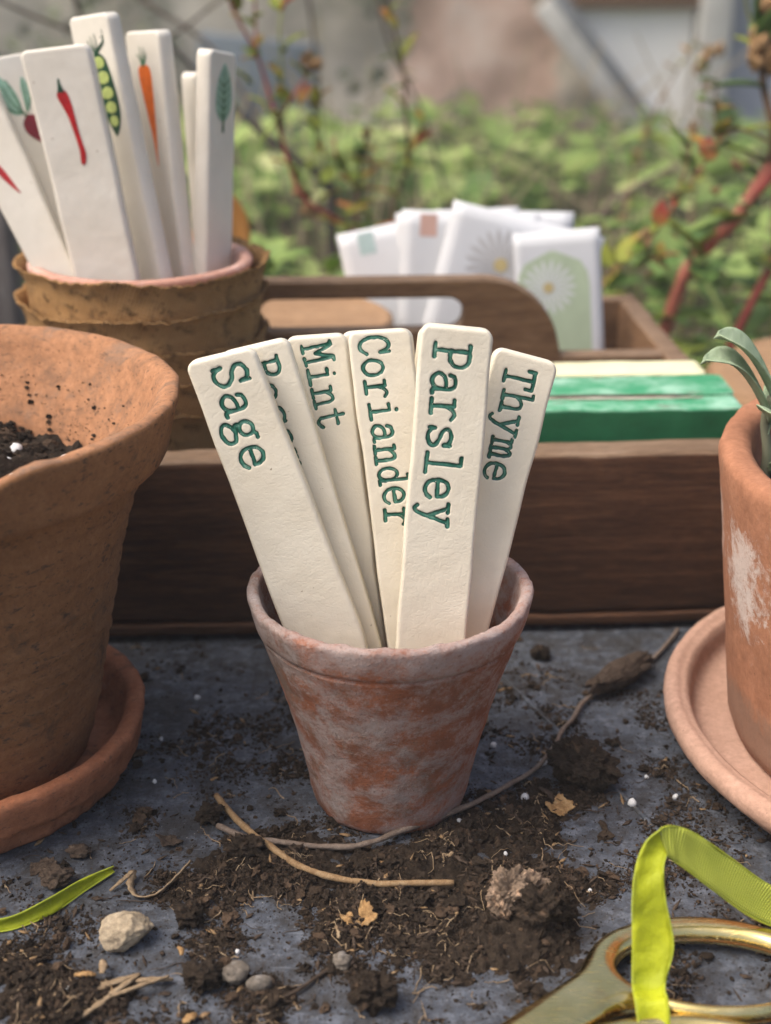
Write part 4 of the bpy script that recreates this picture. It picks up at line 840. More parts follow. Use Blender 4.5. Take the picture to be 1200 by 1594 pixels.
def marker(name, label, cat, T, D, U, wt, wl, L, skew, text=None, mat='cream', th=.0062, ext=.055, fine=.00036, group=None, seed=0):
    """a flat ceramic plant marker; T top middle of its face, D down its length, U across; text runs down the face"""
    T, D, U = (np.array(q, float) for q in (T, D, U)); D /= np.linalg.norm(D); U -= D * (U @ D); U /= np.linalg.norm(U); N = np.cross(U, D) * -1
    if N[1] > 0: N = -N
    Lf = L + ext; rc, re = .0036, .0013
    root = empty(name, tuple(T + D * Lf)); base = T + D * Lf; tag(root, label, cat, group)
    if text:
        word, (u0, v0), (u1, v1), cap = text; vend = max(v0, v1) / 1000 + .004
    else: vend = .0
    vs = list(np.concatenate([rc * (1 - np.cos(np.linspace(0, math.pi / 2, 9))), np.arange(rc + fine, max(vend, rc + fine * 2), fine)])) if text else list(rc * (1 - np.cos(np.linspace(0, math.pi / 2, 9))))
    vs += list(np.linspace(vs[-1], Lf, 40)[1:]); vs = np.array(vs)
    nu = int(.026 / fine) if text else 26; ss = np.linspace(-1, 1, nu); ss = np.sign(ss) * (1 - (1 - np.abs(ss)) ** 1.12)
    hw = .5 * (wt + (wl - wt) * np.clip(vs / L, 0, 1.2)); hw = np.where(vs < rc, hw - rc + np.sqrt(np.maximum(0, rc ** 2 - (rc - vs) ** 2)), hw)
    tail = np.clip((vs - (Lf - .045)) / .045, 0, 1); hw = hw * (1 - .72 * tail)
    uu = ss[None, :] * hw[:, None]; vv = np.broadcast_to(vs[:, None], uu.shape)
    wv = np.stack([uu.ravel() * 40 + seed, vv.ravel() * 40, np.full(uu.size, seed * 3.3)], 1); wob = vnoise(wv, 5).reshape(uu.shape)
    uu = uu + .00035 * vnoise(np.stack([vv.ravel() * 70, np.full(uu.size, seed * 1.7), uu.ravel() * 0], 1), 3).reshape(uu.shape) * np.abs(ss)[None, :]
    de = np.minimum((1 - np.abs(ss))[None, :] * hw[:, None], vv); de = np.clip(de, 0, re)
    nz = -(re - np.sqrt(np.maximum(0, re ** 2 - (re - de) ** 2))) + .00022 * wob
    sk = skew * uu * np.exp(-vv / .03)
    letters = []
    if text:
        du, dv = (u1 - u0) / 1000, (v1 - v0) / 1000; dl = math.hypot(du, dv); pitch = dl / len(word); ad = np.array([du, dv]) / dl; upd = np.array([ad[1], -ad[0]]); cm = cap / 1000
        sx = pitch / (.70 * cm) ; sdf = np.full(uu.shape, 1.0); lets = np.full(uu.shape, -1)
        rnd = random.Random(seed * 13 + 5)
        for k, ch in enumerate(word):
            jit = rnd.gauss(0, .0003); rotj = rnd.gauss(0, .05); o = np.array([u0, v0]) / 1000 + ad * (pitch * (k + .06)) + upd * jit
            P = np.stack([uu.ravel(), vv.ravel()], 1) - o; px = P @ ad; py = P @ upd; c_, s_ = math.cos(rotj), math.sin(rotj); px, py = px * c_ + py * s_, -px * s_ + py * c_
            msk = (px > -.004) & (px < pitch + .006) & (py > -.007) & (py < cm + .003)
            if not msk.any(): continue
            Q = np.stack([px[msk] / (cm * sx), py[msk] / cm], 1); segs = GL[ch]
            # distances in cap-height units with the horizontal scale applied
            Q[:, 0] *= sx; segs2 = [[(a * sx, b) for a, b in pl] for pl in segs]
            d = seg_dist(Q, segs2) * cm; hwid = cm * .065
            d = d - hwid + .00016 * vnoise(np.stack([P[msk][:, 0] * 900, P[msk][:, 1] * 900, np.full(msk.sum(), k)], 1), 2)
            flat = sdf.ravel(); cur = flat[msk]; upd_ = d < cur; cur[upd_] = d[upd_]; flat[msk] = cur; sdf = flat.reshape(uu.shape)
            lf = lets.ravel(); lc = lf[msk]; lc[upd_] = k; lf[msk] = lc; lets = lf.reshape(uu.shape)
        dep = np.clip((.00022 - sdf) / .00075, 0, 1); dep = dep * dep * (3 - 2 * dep); nz = nz - .00045 * dep
    P3 = T[None, None, :] + uu[..., None] * U + (vv + sk)[..., None] * D + nz[..., None] * N
    nvr = len(vs); Pf = P3.reshape(-1, 3); n = len(Pf)
    back = (T[None, None, :] + (ss[None, :] * (hw - .0006)[:, None])[..., None] * U + (vv + sk)[..., None] * D - th * N).reshape(-1, 3)
    # a coarse back sheet plus side walls
    F = grid_faces(nu, nvr); idx = np.arange(n).reshape(nvr, nu)
    loop = list(idx[0]) + list(idx[1:, -1]) + list(idx[-1, -2::-1]) + list(idx[-2:0:-1, 0]); m = len(loop)
    ringA = Pf[loop] - (th - re * 1.4) * N; 
    cen = T + D * (Lf / 2); bl = back[loop]
    V = np.vstack([Pf, ringA, bl, [bl.mean(0)]]); a0, b0, c0 = n, n + m, n + 2 * m
    for i in range(m):
        j = (i + 1) % m; F.append((loop[j], loop[i], a0 + i, a0 + j)); F.append((a0 + j, a0 + i, b0 + i, b0 + j)); F.append((b0 + j, b0 + i, c0))
    if (np.cross(U, D) @ N) < 0: pass
    F = [q[::-1] for q in F]
    mk('body', V - base, F, MT[mat], root)
    if text:
        word = text[0]; sd = sdf.ravel(); lt = lets.ravel(); G = Pf + N * .00005 - base
        fl = np.array(grid_faces(nu, nvr)); near = (sd[fl].min(1) < 0); fl = fl[near]
        for k in range(len(word)):
            mine = fl[(lt[fl] == k).any(1) & (np.where(sd[fl] < 0, lt[fl], k) == k).all(1)]
            V = []; F = []; E = []; cache = {}
            def vert(i):
                if i not in cache: cache[i] = len(V); V.append(G[i]); E.append(min(1, -sd[i] / (text[3] / 1000 * .065)))
                return cache[i]
            def cut(i, j):
                key = (min(i, j), max(i, j))
                if key not in cache:
                    t_ = sd[i] / (sd[i] - sd[j]); cache[key] = len(V); V.append(G[i] + (G[j] - G[i]) * t_); E.append(0)
                return cache[key]
            for a, b, c, d in mine:
                for tri in ((a, b, c), (a, c, d)):
                    poly = []
                    for i, j in zip(tri, tri[1:] + tri[:1]):
                        if sd[i] < 0: poly.append(vert(i))
                        if (sd[i] < 0) != (sd[j] < 0): poly.append(cut(i, j))
                    if len(poly) >= 3: F.append(tuple(poly[::-1]))
            if F:
                me = mesh_data('letter', V, F, MT['letter']); attr(me, 'edge', E); link('letter', me, root)
    root['_f'] = 0; del root['_f']
    return root, T - base, D, U, N

HERBS = [
('Sage', (-0.0562, 0.447, 0.1682), (0.3282, -0.149, -0.9328), (0.9445, 0.0337, 0.3269), 0.0237, 0.0264, 0.1074, 0.092, (-5.13, 3.24), (-5.74, 41.15), 13.01),
('Rosemary', (-0.0455, 0.456, 0.1688), (0.2758, -0.1487, -0.9496), (0.961, 0.0248, 0.2753), 0.0249, 0.0256, 0.1109, 0.043, (-3.77, 4.42), (-4.23, 71.84), 11.02),
('Mint', (-0.0243, 0.467, 0.1694), (0.0984, -0.178, -0.9791), (0.9951, 0.0116, 0.0979), 0.0218, 0.0253, 0.1123, 0.026, (-5.65, 2.92), (-2.48, 33.76), 11.02),
('Coriander', (-0.0026, 0.459, 0.1735), (0.1329, -0.1917, -0.9724), (0.9911, 0.0202, 0.1314), 0.0217, 0.0235, 0.1121, 0.075, (-8.06, 1.56), (-6.25, 69.25), 11.24),
('Parsley', (0.0238, 0.441, 0.1795), (-0.0726, -0.1442, -0.9869), (0.9973, -0.0034, -0.0728), 0.0240, 0.0245, 0.1110, 0.026, (-7.75, 5.32), (-6.75, 68.7), 12.79),
('Thyme', (0.0484, 0.455, 0.1658), (-0.2328, -0.1775, -0.9562), (0.9723, -0.0219, -0.2326), 0.0227, 0.0235, 0.1014, 0.024, (-5.76, 4.5), (-4.72, 45.87), 11.46)]
LBL = {'Sage': 'cream ceramic marker stamped Sage, leftmost in the small pot', 'Rosemary': 'cream marker half hidden behind the Sage marker, stamped Rosemary', 'Mint': 'cream ceramic marker stamped Mint, behind left of Coriander', 'Coriander': 'cream ceramic marker stamped Coriander in the middle of the pot', 'Parsley': 'cream ceramic marker stamped Parsley, frontmost in the small pot', 'Thyme': 'cream ceramic marker stamped Thyme, leaning right'}
for i, (wd, T, D, U, wt, wl_, L, sk, s0, s1, cap) in enumerate(HERBS):
    marker('plant_marker', LBL[wd], 'plant marker', T, D, U, wt, wl_, L, sk, (wd, (s0[0] + .045 * cap, s0[1]), (s1[0] + .045 * cap, s1[1]), cap * .91), 'cream', .0060, .050, group='stamped herb markers', seed=i + 1)
for i, (lab, T, D, U, wt, wl_, L, sk) in enumerate([
 ('blank cream marker almost hidden behind the Coriander marker', (-0.0033, 0.474, 0.1691), (0.1329, -0.1629, -0.9776), (0.9911, 0.0172, 0.1319), 0.0255, 0.0265, 0.1166, 0.075),
 ('blank cream marker almost hidden behind the Parsley marker', (0.0231, 0.468, 0.1709), (-0.0957, -0.1245, -0.9876), (0.9954, -0.0054, -0.0958), 0.0234, 0.0237, 0.1165, 0.010)]):
    marker('plant_marker', lab, 'plant marker', T, D, U, wt, wl_, L, sk, None, 'cream', .0060, .040, group='stamped herb markers', seed=i + 21)

VEG = [
('chilli', 'ivory marker painted with a red chilli, frontmost in the fibre pots', (-0.1441, 0.63, 0.2526), (0.1655, -0.0772, -0.9832), (0.9862, 0.0127, 0.165), 0.0307, 0.0286, 0.1036, 0.05),
('pea', 'tallest ivory marker painted with a green pea pod', (-0.1334, 0.6532, 0.2644), (0.1573, -0.0978, -0.9827), (0.7716, -0.6088, 0.1841), 0.0269, 0.0275, 0.1202, 0.05),
('carrot', 'ivory marker painted with an orange carrot', (-0.1115, 0.6645, 0.2571), (0.0539, -0.0609, -0.9967), (0.7009, -0.7086, 0.0812), 0.0265, 0.0273, 0.1150, 0.0),
('leaf', 'ivory marker painted with a pale green leaf, rightmost in the fibre pots', (-0.0739, 0.666, 0.248), (-0.064, -0.0485, -0.9968), (0.3991, 0.9142, -0.0701), 0.0241, 0.0246, 0.1032, 0.10),
('blank', 'ivory marker mostly hidden behind the leaf-painted one', (-0.0862, 0.695, 0.2364), (0.0264, -0.0507, -0.9984), (0.4011, 0.9153, -0.0359), 0.0222, 0.0221, 0.0986, 0.05),
('beet', 'ivory marker painted with a leafy beetroot behind the chilli marker', (-0.1754, 0.6625, 0.2463), (0.3578, -0.2072, -0.9105), (0.7439, 0.6526, 0.1438), 0.0250, 0.0220, 0.1086, 0.033),
('radish', 'leftmost ivory marker with a red painted root, leaning out of frame', (-0.1887, 0.645, 0.2361), (0.4045, -0.1916, -0.8942), (0.9145, 0.0792, 0.3967), 0.0239, 0.0180, 0.0939, 0.1)]
def paint(name, fr, strokes, mat, lay=1):
    """flat painted strokes on a marker's face: each stroke a list of (u,v,width) in millimetres"""
    root, T, D, U, N = fr; V = []; F = []
    for st in strokes:
        P = catmull([(a, b, c) for a, b, c in st], 6); b0 = len(V); n = len(P)
        for i in range(n):
            t = P[min(i + 1, n - 1)][:2] - P[max(i - 1, 0)][:2]; t = t / (np.linalg.norm(t) + 1e-9); nn = np.array([-t[1], t[0]])
            for s in (-.5, 0, .5):
                q = (P[i][:2] + nn * s * max(.15, P[i][2])) / 1000; V.append(T + U * q[0] + D * q[1] + N * (.00006 + .00010 * lay + (.00012 if s == 0 else 0)))
        for i in range(n - 1):
            for k in (0, 1): F.append((b0 + i * 3 + k, b0 + i * 3 + k + 1, b0 + (i + 1) * 3 + k + 1, b0 + (i + 1) * 3 + k))
    return mk(name, V, F, MT[mat], root)
def ell(cu, cv, ru, rv, rot=0):
    """an ellipse as one fat stroke"""
    c, s = math.cos(R(rot)), math.sin(R(rot)); o = []
    for t in np.linspace(-1, 1, 9): o.append((cu + s * rv * t, cv + c * rv * t, 2 * ru * math.sqrt(max(.004, 1 - t * t))))
    return o
for i, (nm, lab, T, D, U, wt, wl_, L, sk) in enumerate(VEG):
    fr = marker('plant_marker', lab, 'plant marker', T, D, U, wt, wl_, L, sk, None, 'ivory', .0078, .045, group='painted vegetable markers', seed=i + 41)
    if nm == 'chilli':
        paint('painted_chilli', fr, [[(-1.4, 18.0, 2.8), (-.9, 20, 4.8), (.1, 24, 4.2), (1.0, 29, 3.0), (1.6, 36, 2.3), (2.2, 42, 2.2), (2.4, 45.5, 2.6), (1.8, 49, 2.2), (1.3, 50.4, 1.0)]], 'chilli')
        paint('painted_stalk', fr, [[(-1.2, 18.8, 3.0), (-1.1, 17.2, 2.2), (-1.2, 15, 1.2), (-.9, 13.0, .8)]], 'dkgreen', 2)
    elif nm == 'pea':
        fr = (fr[0], fr[1] + fr[3] * .0022, *fr[2:])
        paint('painted_pod', fr, [[(-1.2, 16.0, 2), (-.4, 20, 9.4), (.6, 27, 11.4), (1.6, 35, 11.6), (2.2, 43, 10.4), (2.2, 49, 6), (1.8, 53, .8)]], 'dkgreen')
        paint('painted_peas', fr, [ell(-.2, 20.6, 3.4, 2.7), ell(.6, 27.2, 3.9, 2.9), ell(1.4, 34, 3.9, 2.8), ell(2.0, 40.4, 3.5, 2.7), ell(2.2, 46.4, 2.7, 2.5)], 'peagreen', 2)
        paint('painted_tendrils', fr, [[(-.8, 17.2, 1.4), (-2.5, 14.5, .8), (-5, 10.5, .5)], [(-.6, 17, 1.2), (-1.6, 13, .8), (-2.6, 9, .4)], [(-.4, 17, 1.2), (.6, 13, .8), (.2, 8, .4)], [(-.2, 17, 1.2), (2.2, 14, .9), (4.8, 12.6, .9), (5.8, 10.5, .6), (4.2, 10.2, .4)], [(-.2, 16.5, 1), (3, 14.5, .7), (5.6, 12.2, .7), (6.0, 7, .3)]], 'dkgreen', 2)
    elif nm == 'carrot':
        paint('painted_carrot', fr, [[(-1, 14.6, 3), (-.8, 16.2, 8.2), (0, 20, 9.6), (.9, 28, 8.0), (1.7, 36, 6.0), (2.4, 45, 4.0), (2.9, 54, 2.2), (3.1, 60, .6)]], 'orange')
        paint('painted_rings', fr, [[(-3.4, 21, .3), (-1.6, 21.4, .4)], [(2.2, 26, .3), (3.2, 25.8, .4)], [(-1.2, 31, .3), (.4, 31.5, .35)], [(2.0, 38, .3), (3.1, 37.6, .35)], [(1.0, 44, .25), (2.0, 44.3, .3)]], 'orange_dark', 2)
        paint('painted_greens', fr, [[(-1, 15.6, 1.4), (-2.6, 12, .9), (-5, 10, .5)], [(-1, 15.4, 1.2), (-1.6, 11, .9), (-2.2, 6.5, .4)], [(-.8, 15.4, 1.2), (.6, 11, .9), (.8, 7, .4)], [(-.6, 15.4, 1.2), (1.6, 12, .8), (2.6, 9.5, .4)]], 'midgreen', 2)
    elif nm == 'leaf':
        paint('painted_leaf', fr, [[(.5, 5, .6), (.5, 9, 7.5), (.4, 14, 12.4), (.2, 20, 14.6), (0, 25, 14.0), (0, 29, 9.0), (0, 31, 3)]], 'palegreen')
        vn = [[(.5, 8, .7), (.3, 18, 1.1), (0, 28, 1.6), (0, 36, 2.2)]]
        for k, yy in enumerate((14, 17.5, 21, 24.5, 28)): vn += [[(.2, yy + 1.5, .9), (3.2, yy - .6, .8), (5.2 - .3 * k, yy - 2.4, .5)], [(.2, yy + 1.5, .9), (-2.9, yy - .6, .8), (-5.0 + .3 * k, yy - 2.4, .5)]]
        paint('painted_veins', fr, vn, 'midgreen', 2)
    elif nm == 'beet':
        paint('painted_leaves', fr, [[(-6, 8, 1), (-6.5, 12, 7.6), (-5.4, 18, 9.6), (-3.6, 24, 7), (-2, 27, 2)], [(5.2, 11, 1), (4.6, 15, 3.6), (3.6, 21, 3.8), (1.6, 26, 1.6)]], 'palegreen')
        paint('painted_outlines', fr, [[(-9, 12, .5), (-9.3, 16, .6), (-8.8, 20, .6), (-7, 23.5, .7), (-4.5, 25.5, .7), (-2, 26.5, .7)], [(-6.2, 12, .4), (-5, 19, .6), (-1.5, 27, .9)], [(-3, 10.5, .4), (-2.2, 15, .5), (-1.6, 20, .6), (-.8, 26, .7)], [(4.6, 12, .4), (3.4, 19, .5), (1, 27, .8)], [(6.8, 13, .4), (6, 19, .5), (3, 25, .6)], [(-1, 26, 1), (.2, 29, 1.4)]], 'midgreen', 2)
        paint('painted_root', fr, [[(.4, 28, 2), (1.0, 30.5, 8.4), (1.8, 34.5, 9.8), (2.6, 38.5, 6), (3.4, 42, 1.6), (4.6, 48, .5)]], 'maroon', 2)
    elif nm == 'radish':
        paint('painted_root', fr, [[(-3.5, 37, 1), (-3.0, 39, 2.6), (-2.2, 42, 3.0), (-1.0, 46, 2.4), (.3, 50, 1.4), (1.5, 53, .5)]], 'chilli')

# ================================================================== LOOSE THINGS ON THE SLAB
# scissors: two brass loops whose arms meet towards the lower left, blades beyond the frame
def sd_seg(P, a, b, ra, rb):
    a = np.array(a); b = np.array(b); ab = b - a; t = np.clip(((P - a) @ ab) / (ab @ ab), 0, 1); return np.linalg.norm(P - (a + t[:, None] * ab), axis=1) - (ra + (rb - ra) * t)
def sd_ell(P, c, rx, ry, rot):
    q = P - np.array(c); cs, sn = math.cos(rot), math.sin(rot); x = q[:, 0] * cs + q[:, 1] * sn; y = -q[:, 0] * sn + q[:, 1] * cs
    k0 = np.sqrt((x / rx) ** 2 + (y / ry) ** 2); k1 = np.sqrt((x / rx ** 2) ** 2 + (y / ry ** 2) ** 2); return k0 * (k0 - 1) / (k1 + 1e-9)
def casting(name, sdf, bb, parent, z0, hh, rnd, mat, step=.0004):
    x0, x1, y0, y1 = bb; xs = np.arange(x0, x1, step); ys = np.arange(y0, y1, step); X, Y = np.meshgrid(xs, ys); P = np.stack([X.ravel(), Y.ravel()], 1); d = sdf(P); nx, ny = len(xs), len(ys)
    fl = np.array(grid_faces(nx, ny)); fl = fl[d[fl].min(1) < 0]; V = []; F = []; cache = {}
    def h(dd): 
        k = min(1, max(0, -dd) / rnd); return .0006 + (hh - .0006) * math.sqrt(max(0, 1 - (1 - k) ** 2.2))
    def add(key, p, dd):
        if key not in cache: cache[key] = len(V); z = h(dd); V.append((p[0], p[1], z0 + z)); V.append((p[0], p[1], z0 - z * .8))
        return cache[key]
    for q in fl:
        for tri in ((q[0], q[1], q[2]), (q[0], q[2], q[3])):
            poly = []
            for i, j in zip(tri, tri[1:] + tri[:1]):
                if d[i] < 0: poly.append(add(i, P[i], d[i]))
                if (d[i] < 0) != (d[j] < 0): t_ = d[i] / (d[i] - d[j]); poly.append(add((min(i, j), max(i, j)), P[i] + (P[j] - P[i]) * t_, -1e-6))
            if len(poly) >= 3: F.append(tuple(poly)); F.append(tuple(k + 1 for k in poly[::-1]))
    return mk(name, V, F, MT[mat], parent)
sci = empty('scissors', (.0, .27, 0)); tag(sci, 'worn brass scissors lying at the lower right with ribbon on the handle', 'scissors')
O = np.array([0, .27])
def smin(a, b, k): h_ = np.clip(.5 + .5 * (b - a) / k, 0, 1); return b + (a - b) * h_ - k * h_ * (1 - h_)
def smax(a, b, k): return -smin(-a, -b, k)
def up_(P):
    P = P + O; out = smin(sd_ell(P, (.0990, .3365), .0358, .0222, -.05), sd_seg(P, (.078, .3365), (.030, .300), .0098, .0070), .010)
    return smax(out, -sd_ell(P, (.1000, .3345), .0290, .0155, -.06), .0015)
def lo_(P):
    P = P + O; out = smin(sd_ell(P, (.078, .2925), .0400, .0225, .15), sd_seg(P, (.050, .296), (.018, .272), .0105, .0070), .010)
    return smax(out, -sd_ell(P, (.079, .2920), .0330, .0165, .15), .0015)
casting('upper_handle', up_, (-.01, .145, .02, .105), sci, .0050, .0042, .0046, 'brass')
casting('lower_handle', lo_, (-.01, .13, -.02, .052), sci, .0050, .0040, .0044, 'brass')
v, f = box(-.075, .012, -.006, .006, .002, .0042, .0008); o = mk('blade', v, f, MT['steel'], sci, (-.001, .008, .0035), (0, 0, R(38)))
v, f = box(-.075, .012, -.006, .006, .002, .0042, .0008); o = mk('blade', v, f, MT['steel'], sci, (.004, .005, .0008), (0, 0, R(34)))
prof = [(.0003, .009), (.0025, .0088), (.0034, .0078), (.0034, .002)]; v, f = lathe(prof, 20); mk('pivot_screw', v, f, MT['brass'], sci, (-.008, .002, .001))

def strip(name, left, right, mats, parent=None, n=10, cross=6, bow=0.0, two=None):
    """ribbon swept between two edge curves"""
    A = catmull(left, n); B = catmull(right, n); V = []; nl = len(A); uvs = []
    Ld = np.concatenate([[0], np.cumsum(np.linalg.norm(np.diff((A + B) / 2, axis=0), axis=1))])
    for i in range(nl):
        t = (A[min(i + 1, nl - 1)] + B[min(i + 1, nl - 1)]) / 2 - (A[max(i - 1, 0)] + B[max(i - 1, 0)]) / 2; nn = np.cross(t, B[i] - A[i]); nn /= np.linalg.norm(nn) + 1e-9
        for k in range(cross):
            s = k / (cross - 1); V.append(A[i] + (B[i] - A[i]) * s + nn * (bow * math.sin(math.pi * s) + .00028 * math.sin(i * .33 + s * 3) + .00016 * math.sin(i * .9 - s * 4))); uvs.append((Ld[i] * 1000, s * 10))
    me = mesh_data(name, V, grid_faces(cross, nl), mats); uv = me.uv_layers.new(name='UVMap')
    for p in me.polygons:
        for li in p.loop_indices: uv.data[li].uv = uvs[me.loops[li].vertex_index]
    o = link(name, me, parent); m = o.modifiers.new('thickness', 'SOLIDIFY'); m.thickness = .0003; m.offset = 0
    # woven edge cords
    for nm, E in (('ribbon_edge', A), ('ribbon_edge', B)):
        vv, ff = tube(E, .00030, 5); mk(nm, vv, ff, MT['grosgrain'], o)
    return o
rib = empty('ribbon', (.078, .322, .010)); tag(rib, 'lime green velvet ribbon looped through the scissors handle', 'ribbon'); rb0 = np.array(rib.location)
Lf_ = [(.0735, .3085, .006), (.0727, .314, .0125), (0.0728, 0.319, 0.0125), (0.0732, 0.323, 0.0135), (0.0735, 0.328, 0.0220), (0.0734, 0.333, 0.0345), (0.0747, 0.338, 0.0423), (0.0778, 0.342, 0.0481), (.0828, .3452, .0508)]
Rt_ = [(.0822, .3085, .006), (.0820, .314, .0128), (0.0820, 0.319, 0.0128), (0.0830, 0.323, 0.0140), (0.0855, 0.328, 0.0220), (0.0830, 0.333, 0.0345), (0.0828, 0.338, 0.0415), (.0842, .3415, .0440), (.0850, .3432, .0425)]
strip('velvet_side', [np.array(q) - rb0 for q in Lf_], [np.array(q) - rb0 for q in Rt_], MT['velvet'], rib, 8, 9, .0012)
U2 = [(.0828, .3453, .0510), (.0868, .3470, .0505), (0.0941, 0.350, 0.0458), (0.1055, 0.353, 0.0357), (0.1223, 0.357, 0.0205), (.1415, .360, .0105), (.165, .358, .004)]
D2 = [(.0851, .3434, .0424), (.0872, .3442, .0400), (0.0915, 0.345, 0.0362), (0.1020, 0.348, 0.0255), (0.1160, 0.3515, 0.0125), (0.132, 0.3535, 0.0045), (.160, .348, .0012)]
strip('grosgrain_side', [np.array(q) - rb0 for q in U2], [np.array(q) - rb0 for q in D2], MT['grosgrain'], rib, 8, 7, .0006)
rl = empty('ribbon_end', (-.10, .375, 0)); tag(rl, 'loose end of lime green ribbon lying beside the buff stone', 'ribbon'); r0_ = np.array(rl.location)
Lf_ = [(-.150, .3600, .0020), (-0.1335, 0.3600, 0.0040), (-0.1214, 0.3618, 0.0046), (-0.1106, 0.3700, 0.0056), (-0.1023, 0.3808, 0.0046), (-0.0935, 0.3900, 0.0030)]
Rt_ = [(-.150, .3555, .0006), (-0.1335, 0.3588, 0.0006), (-0.1214, 0.3603, 0.0006), (-0.1100, 0.3682, 0.0007), (-0.1015, 0.3795, 0.0008), (-0.0932, 0.3894, 0.0012)]
strip('velvet_side', [np.array(q) - r0_ for q in Lf_], [np.array(q) - r0_ for q in Rt_], MT['velvet'], rl, 8, 6, .0008)

# ------------------------------------------------------------------ lumps, stones, chips
def lump(name, label, cat, loc, size, mat, sub=4, amp=.35, sc=1.6, seed=1, gain=.55, flat=.75, group=None, rotz=0, facet=0.0):
    v, f = ico(sub); d = amp * fbm(v, sc, 5, seed, gain)
    if facet:
        rr = np.random.default_rng(seed); 
        for _ in range(11):
            nrm = rr.normal(size=3); nrm /= np.linalg.norm(nrm); dist = facet + .18 * rr.random(); k = v @ nrm; ov = np.clip(k - dist, 0, None); v = v - ov[:, None] * nrm
    v = v * (1 + d)[:, None]; v = v * np.array(size); zmin = v[:, 2].min(); v[:, 2] -= zmin; v[:, 2] -= size[2] * .12; v[:, 2] = np.maximum(v[:, 2], .0001 * 0)
    me = bulk(name, v, f, mat); attr(me, 'tone', np.clip(.45 + .5 * fbm(v, 400, 3, seed + 3), 0, 1)); o = link(name, me, None, loc, (0, 0, rotz))
    return tag(o, label, cat, group)
lump('stone', 'buff angular stone at the lower left of the slab', 'stone', (-.0838, .3540, 0), (.0094, .0062, .0058), MT['stone'], 5, .09, 2.6, 4, .6, rotz=.35, facet=.72)
lump('pebble', 'rough grey pebble at the bottom of the slab, left of the striped one', 'pebble', (-.0462, .3365, 0), (.0040, .0036, .0032), MT['pebble'], 4, .22, 2, 6)
lump('pebble', 'small pale striped pebble at the bottom of the slab', 'pebble', (-.0385, .3335, 0), (.0041, .0026, .0026), MT['pebble'], 4, .08, 1.5, 8, rotz=.1)
lump('pebble', 'small brown-grey pebble at the end of the thin root', 'pebble', (-.0135, .3435, 0), (.0031, .0028, .0026), MT['pebble'], 4, .2, 2, 9)
lump('pebble', 'dark rounded pebble in the soil near the left saucer', 'pebble', (-.1075, .3995, 0), (.0040, .0028, .0022), MT['bark'], 4, .25, 2, 10)
lump('soil_clod', 'big dark soil clod right of the small pot', 'clod', (.0755, .4445, 0), (.0118, .0085, .0078), MT['soil'], 6, .34, 1.9, 12, .62, rotz=-.6)
lump('soil_clod', 'pale brown crumbly clod on the soil heap before the scissors', 'clod', (.0400, .3640, .0025), (.0062, .0050, .0078), MT['pale_clod'], 6, .34, 2.4, 15, .62)
lump('soil_clod', 'dark crumbly clod right beside the pale brown clod', 'clod', (.0500, .3600, .001), (.0085, .0065, .0068), MT['soil'], 6, .40, 2.4, 16, .62)
lump('soil_clod', 'brown clod behind the pale clod on the soil heap', 'clod', (.0480, .3720, .0035), (.0052, .0040, .0046), MT['pale_clod'], 5, .35, 2.2, 17, .6)
lump('soil_clod', 'fibrous dark clod at the bottom centre of the slab', 'clod', (-.0035, .3265, 0), (.0066, .0052, .0048), MT['soil'], 6, .35, 2.6, 18, .62)
lump('soil_clod', 'dark clod left of the grey pebble at the bottom', 'clod', (-.0560, .3345, 0), (.0052, .0042, .0040), MT['soil'], 5, .38, 2.6, 19, .62)
lump('soil_clod', 'dark clod between the stalks left of the small pot', 'clod', (-.0490, .3985, 0), (.0062, .0045, .0042), MT['soil'], 5, .38, 2.4, 20, .62)
lump('soil_clod', 'small dark clod on bare slab behind and right of the small pot', 'clod', (.0690, .5420, 0), (.0042, .0036, .0032), MT['soil'], 4, .3, 2, 21)
lump('soil_clod', 'dark clod right of the stone on bare slab', 'clod', (-.0640, .3640, 0), (.0045, .0038, .0038), MT['soil'], 5, .38, 2.4, 22, .6)
lump('soil_clod', 'brown clod lying left of the ribbon end near the frame edge', 'clod', (-.1120, .3840, 0), (.0055, .0038, .0030), MT['bark'], 5, .3, 2.2, 23, .6)
lump('soil_clod', 'dark clod by the stalks at the far left of the soil', 'clod', (-.0640, .4200, 0), (.0042, .0036, .0034), MT['soil'], 5, .38, 2.4, 24, .6)

def crumple(name, label, cat, loc, size, mat, seed, rot=(0, 0, 0)):
    n = 22; X, Y = np.meshgrid(np.linspace(-1, 1, n), np.linspace(-1, 1, n)); P = np.stack([X.ravel(), Y.ravel(), np.zeros(n * n)], 1)
    sh = 1 - .25 * np.abs(fbm(P, 2.2, 3, seed)); P[:, :2] *= sh[:, None]; P[:, 2] = .55 * fbm(P, 1.3, 4, seed + 2) + .55 * P[:, 0] ** 2; P = P * np.array(size); P[:, 2] -= P[:, 2].min() - .0003
    return tag(solid(mk(name, P, grid_faces(n, n), mat, None, loc, rot), .0004), label, cat)
crumple('dry_leaf_scrap', 'curled golden dry leaf scrap below the tan stalk', 'leaf', (-.0085, .3640, .0008), (.0052, .0042, .0042), MT['dry_leaf'], 4, (.3, -.2, .5))
crumple('dry_leaf_scrap', 'pale split husk just right of the pot base', 'husk', (.0225, .3915, .003), (.0040, .0030, .0030), MT['straw'], 8, (.5, .2, .2))
crumple('dry_leaf_scrap', 'tan leaf scrap under the big soil clod', 'leaf', (.0640, .4265, .0008), (.0060, .0042, .0022), MT['dry_leaf'], 12, (.1, .1, .9))
crumple('bark_flake', 'square brown bark flake above the curled straw', 'bark', (-.0775, .4065, .0006), (.0040, .0034, .0012), MT['bark'], 16, (.1, .3, .6))
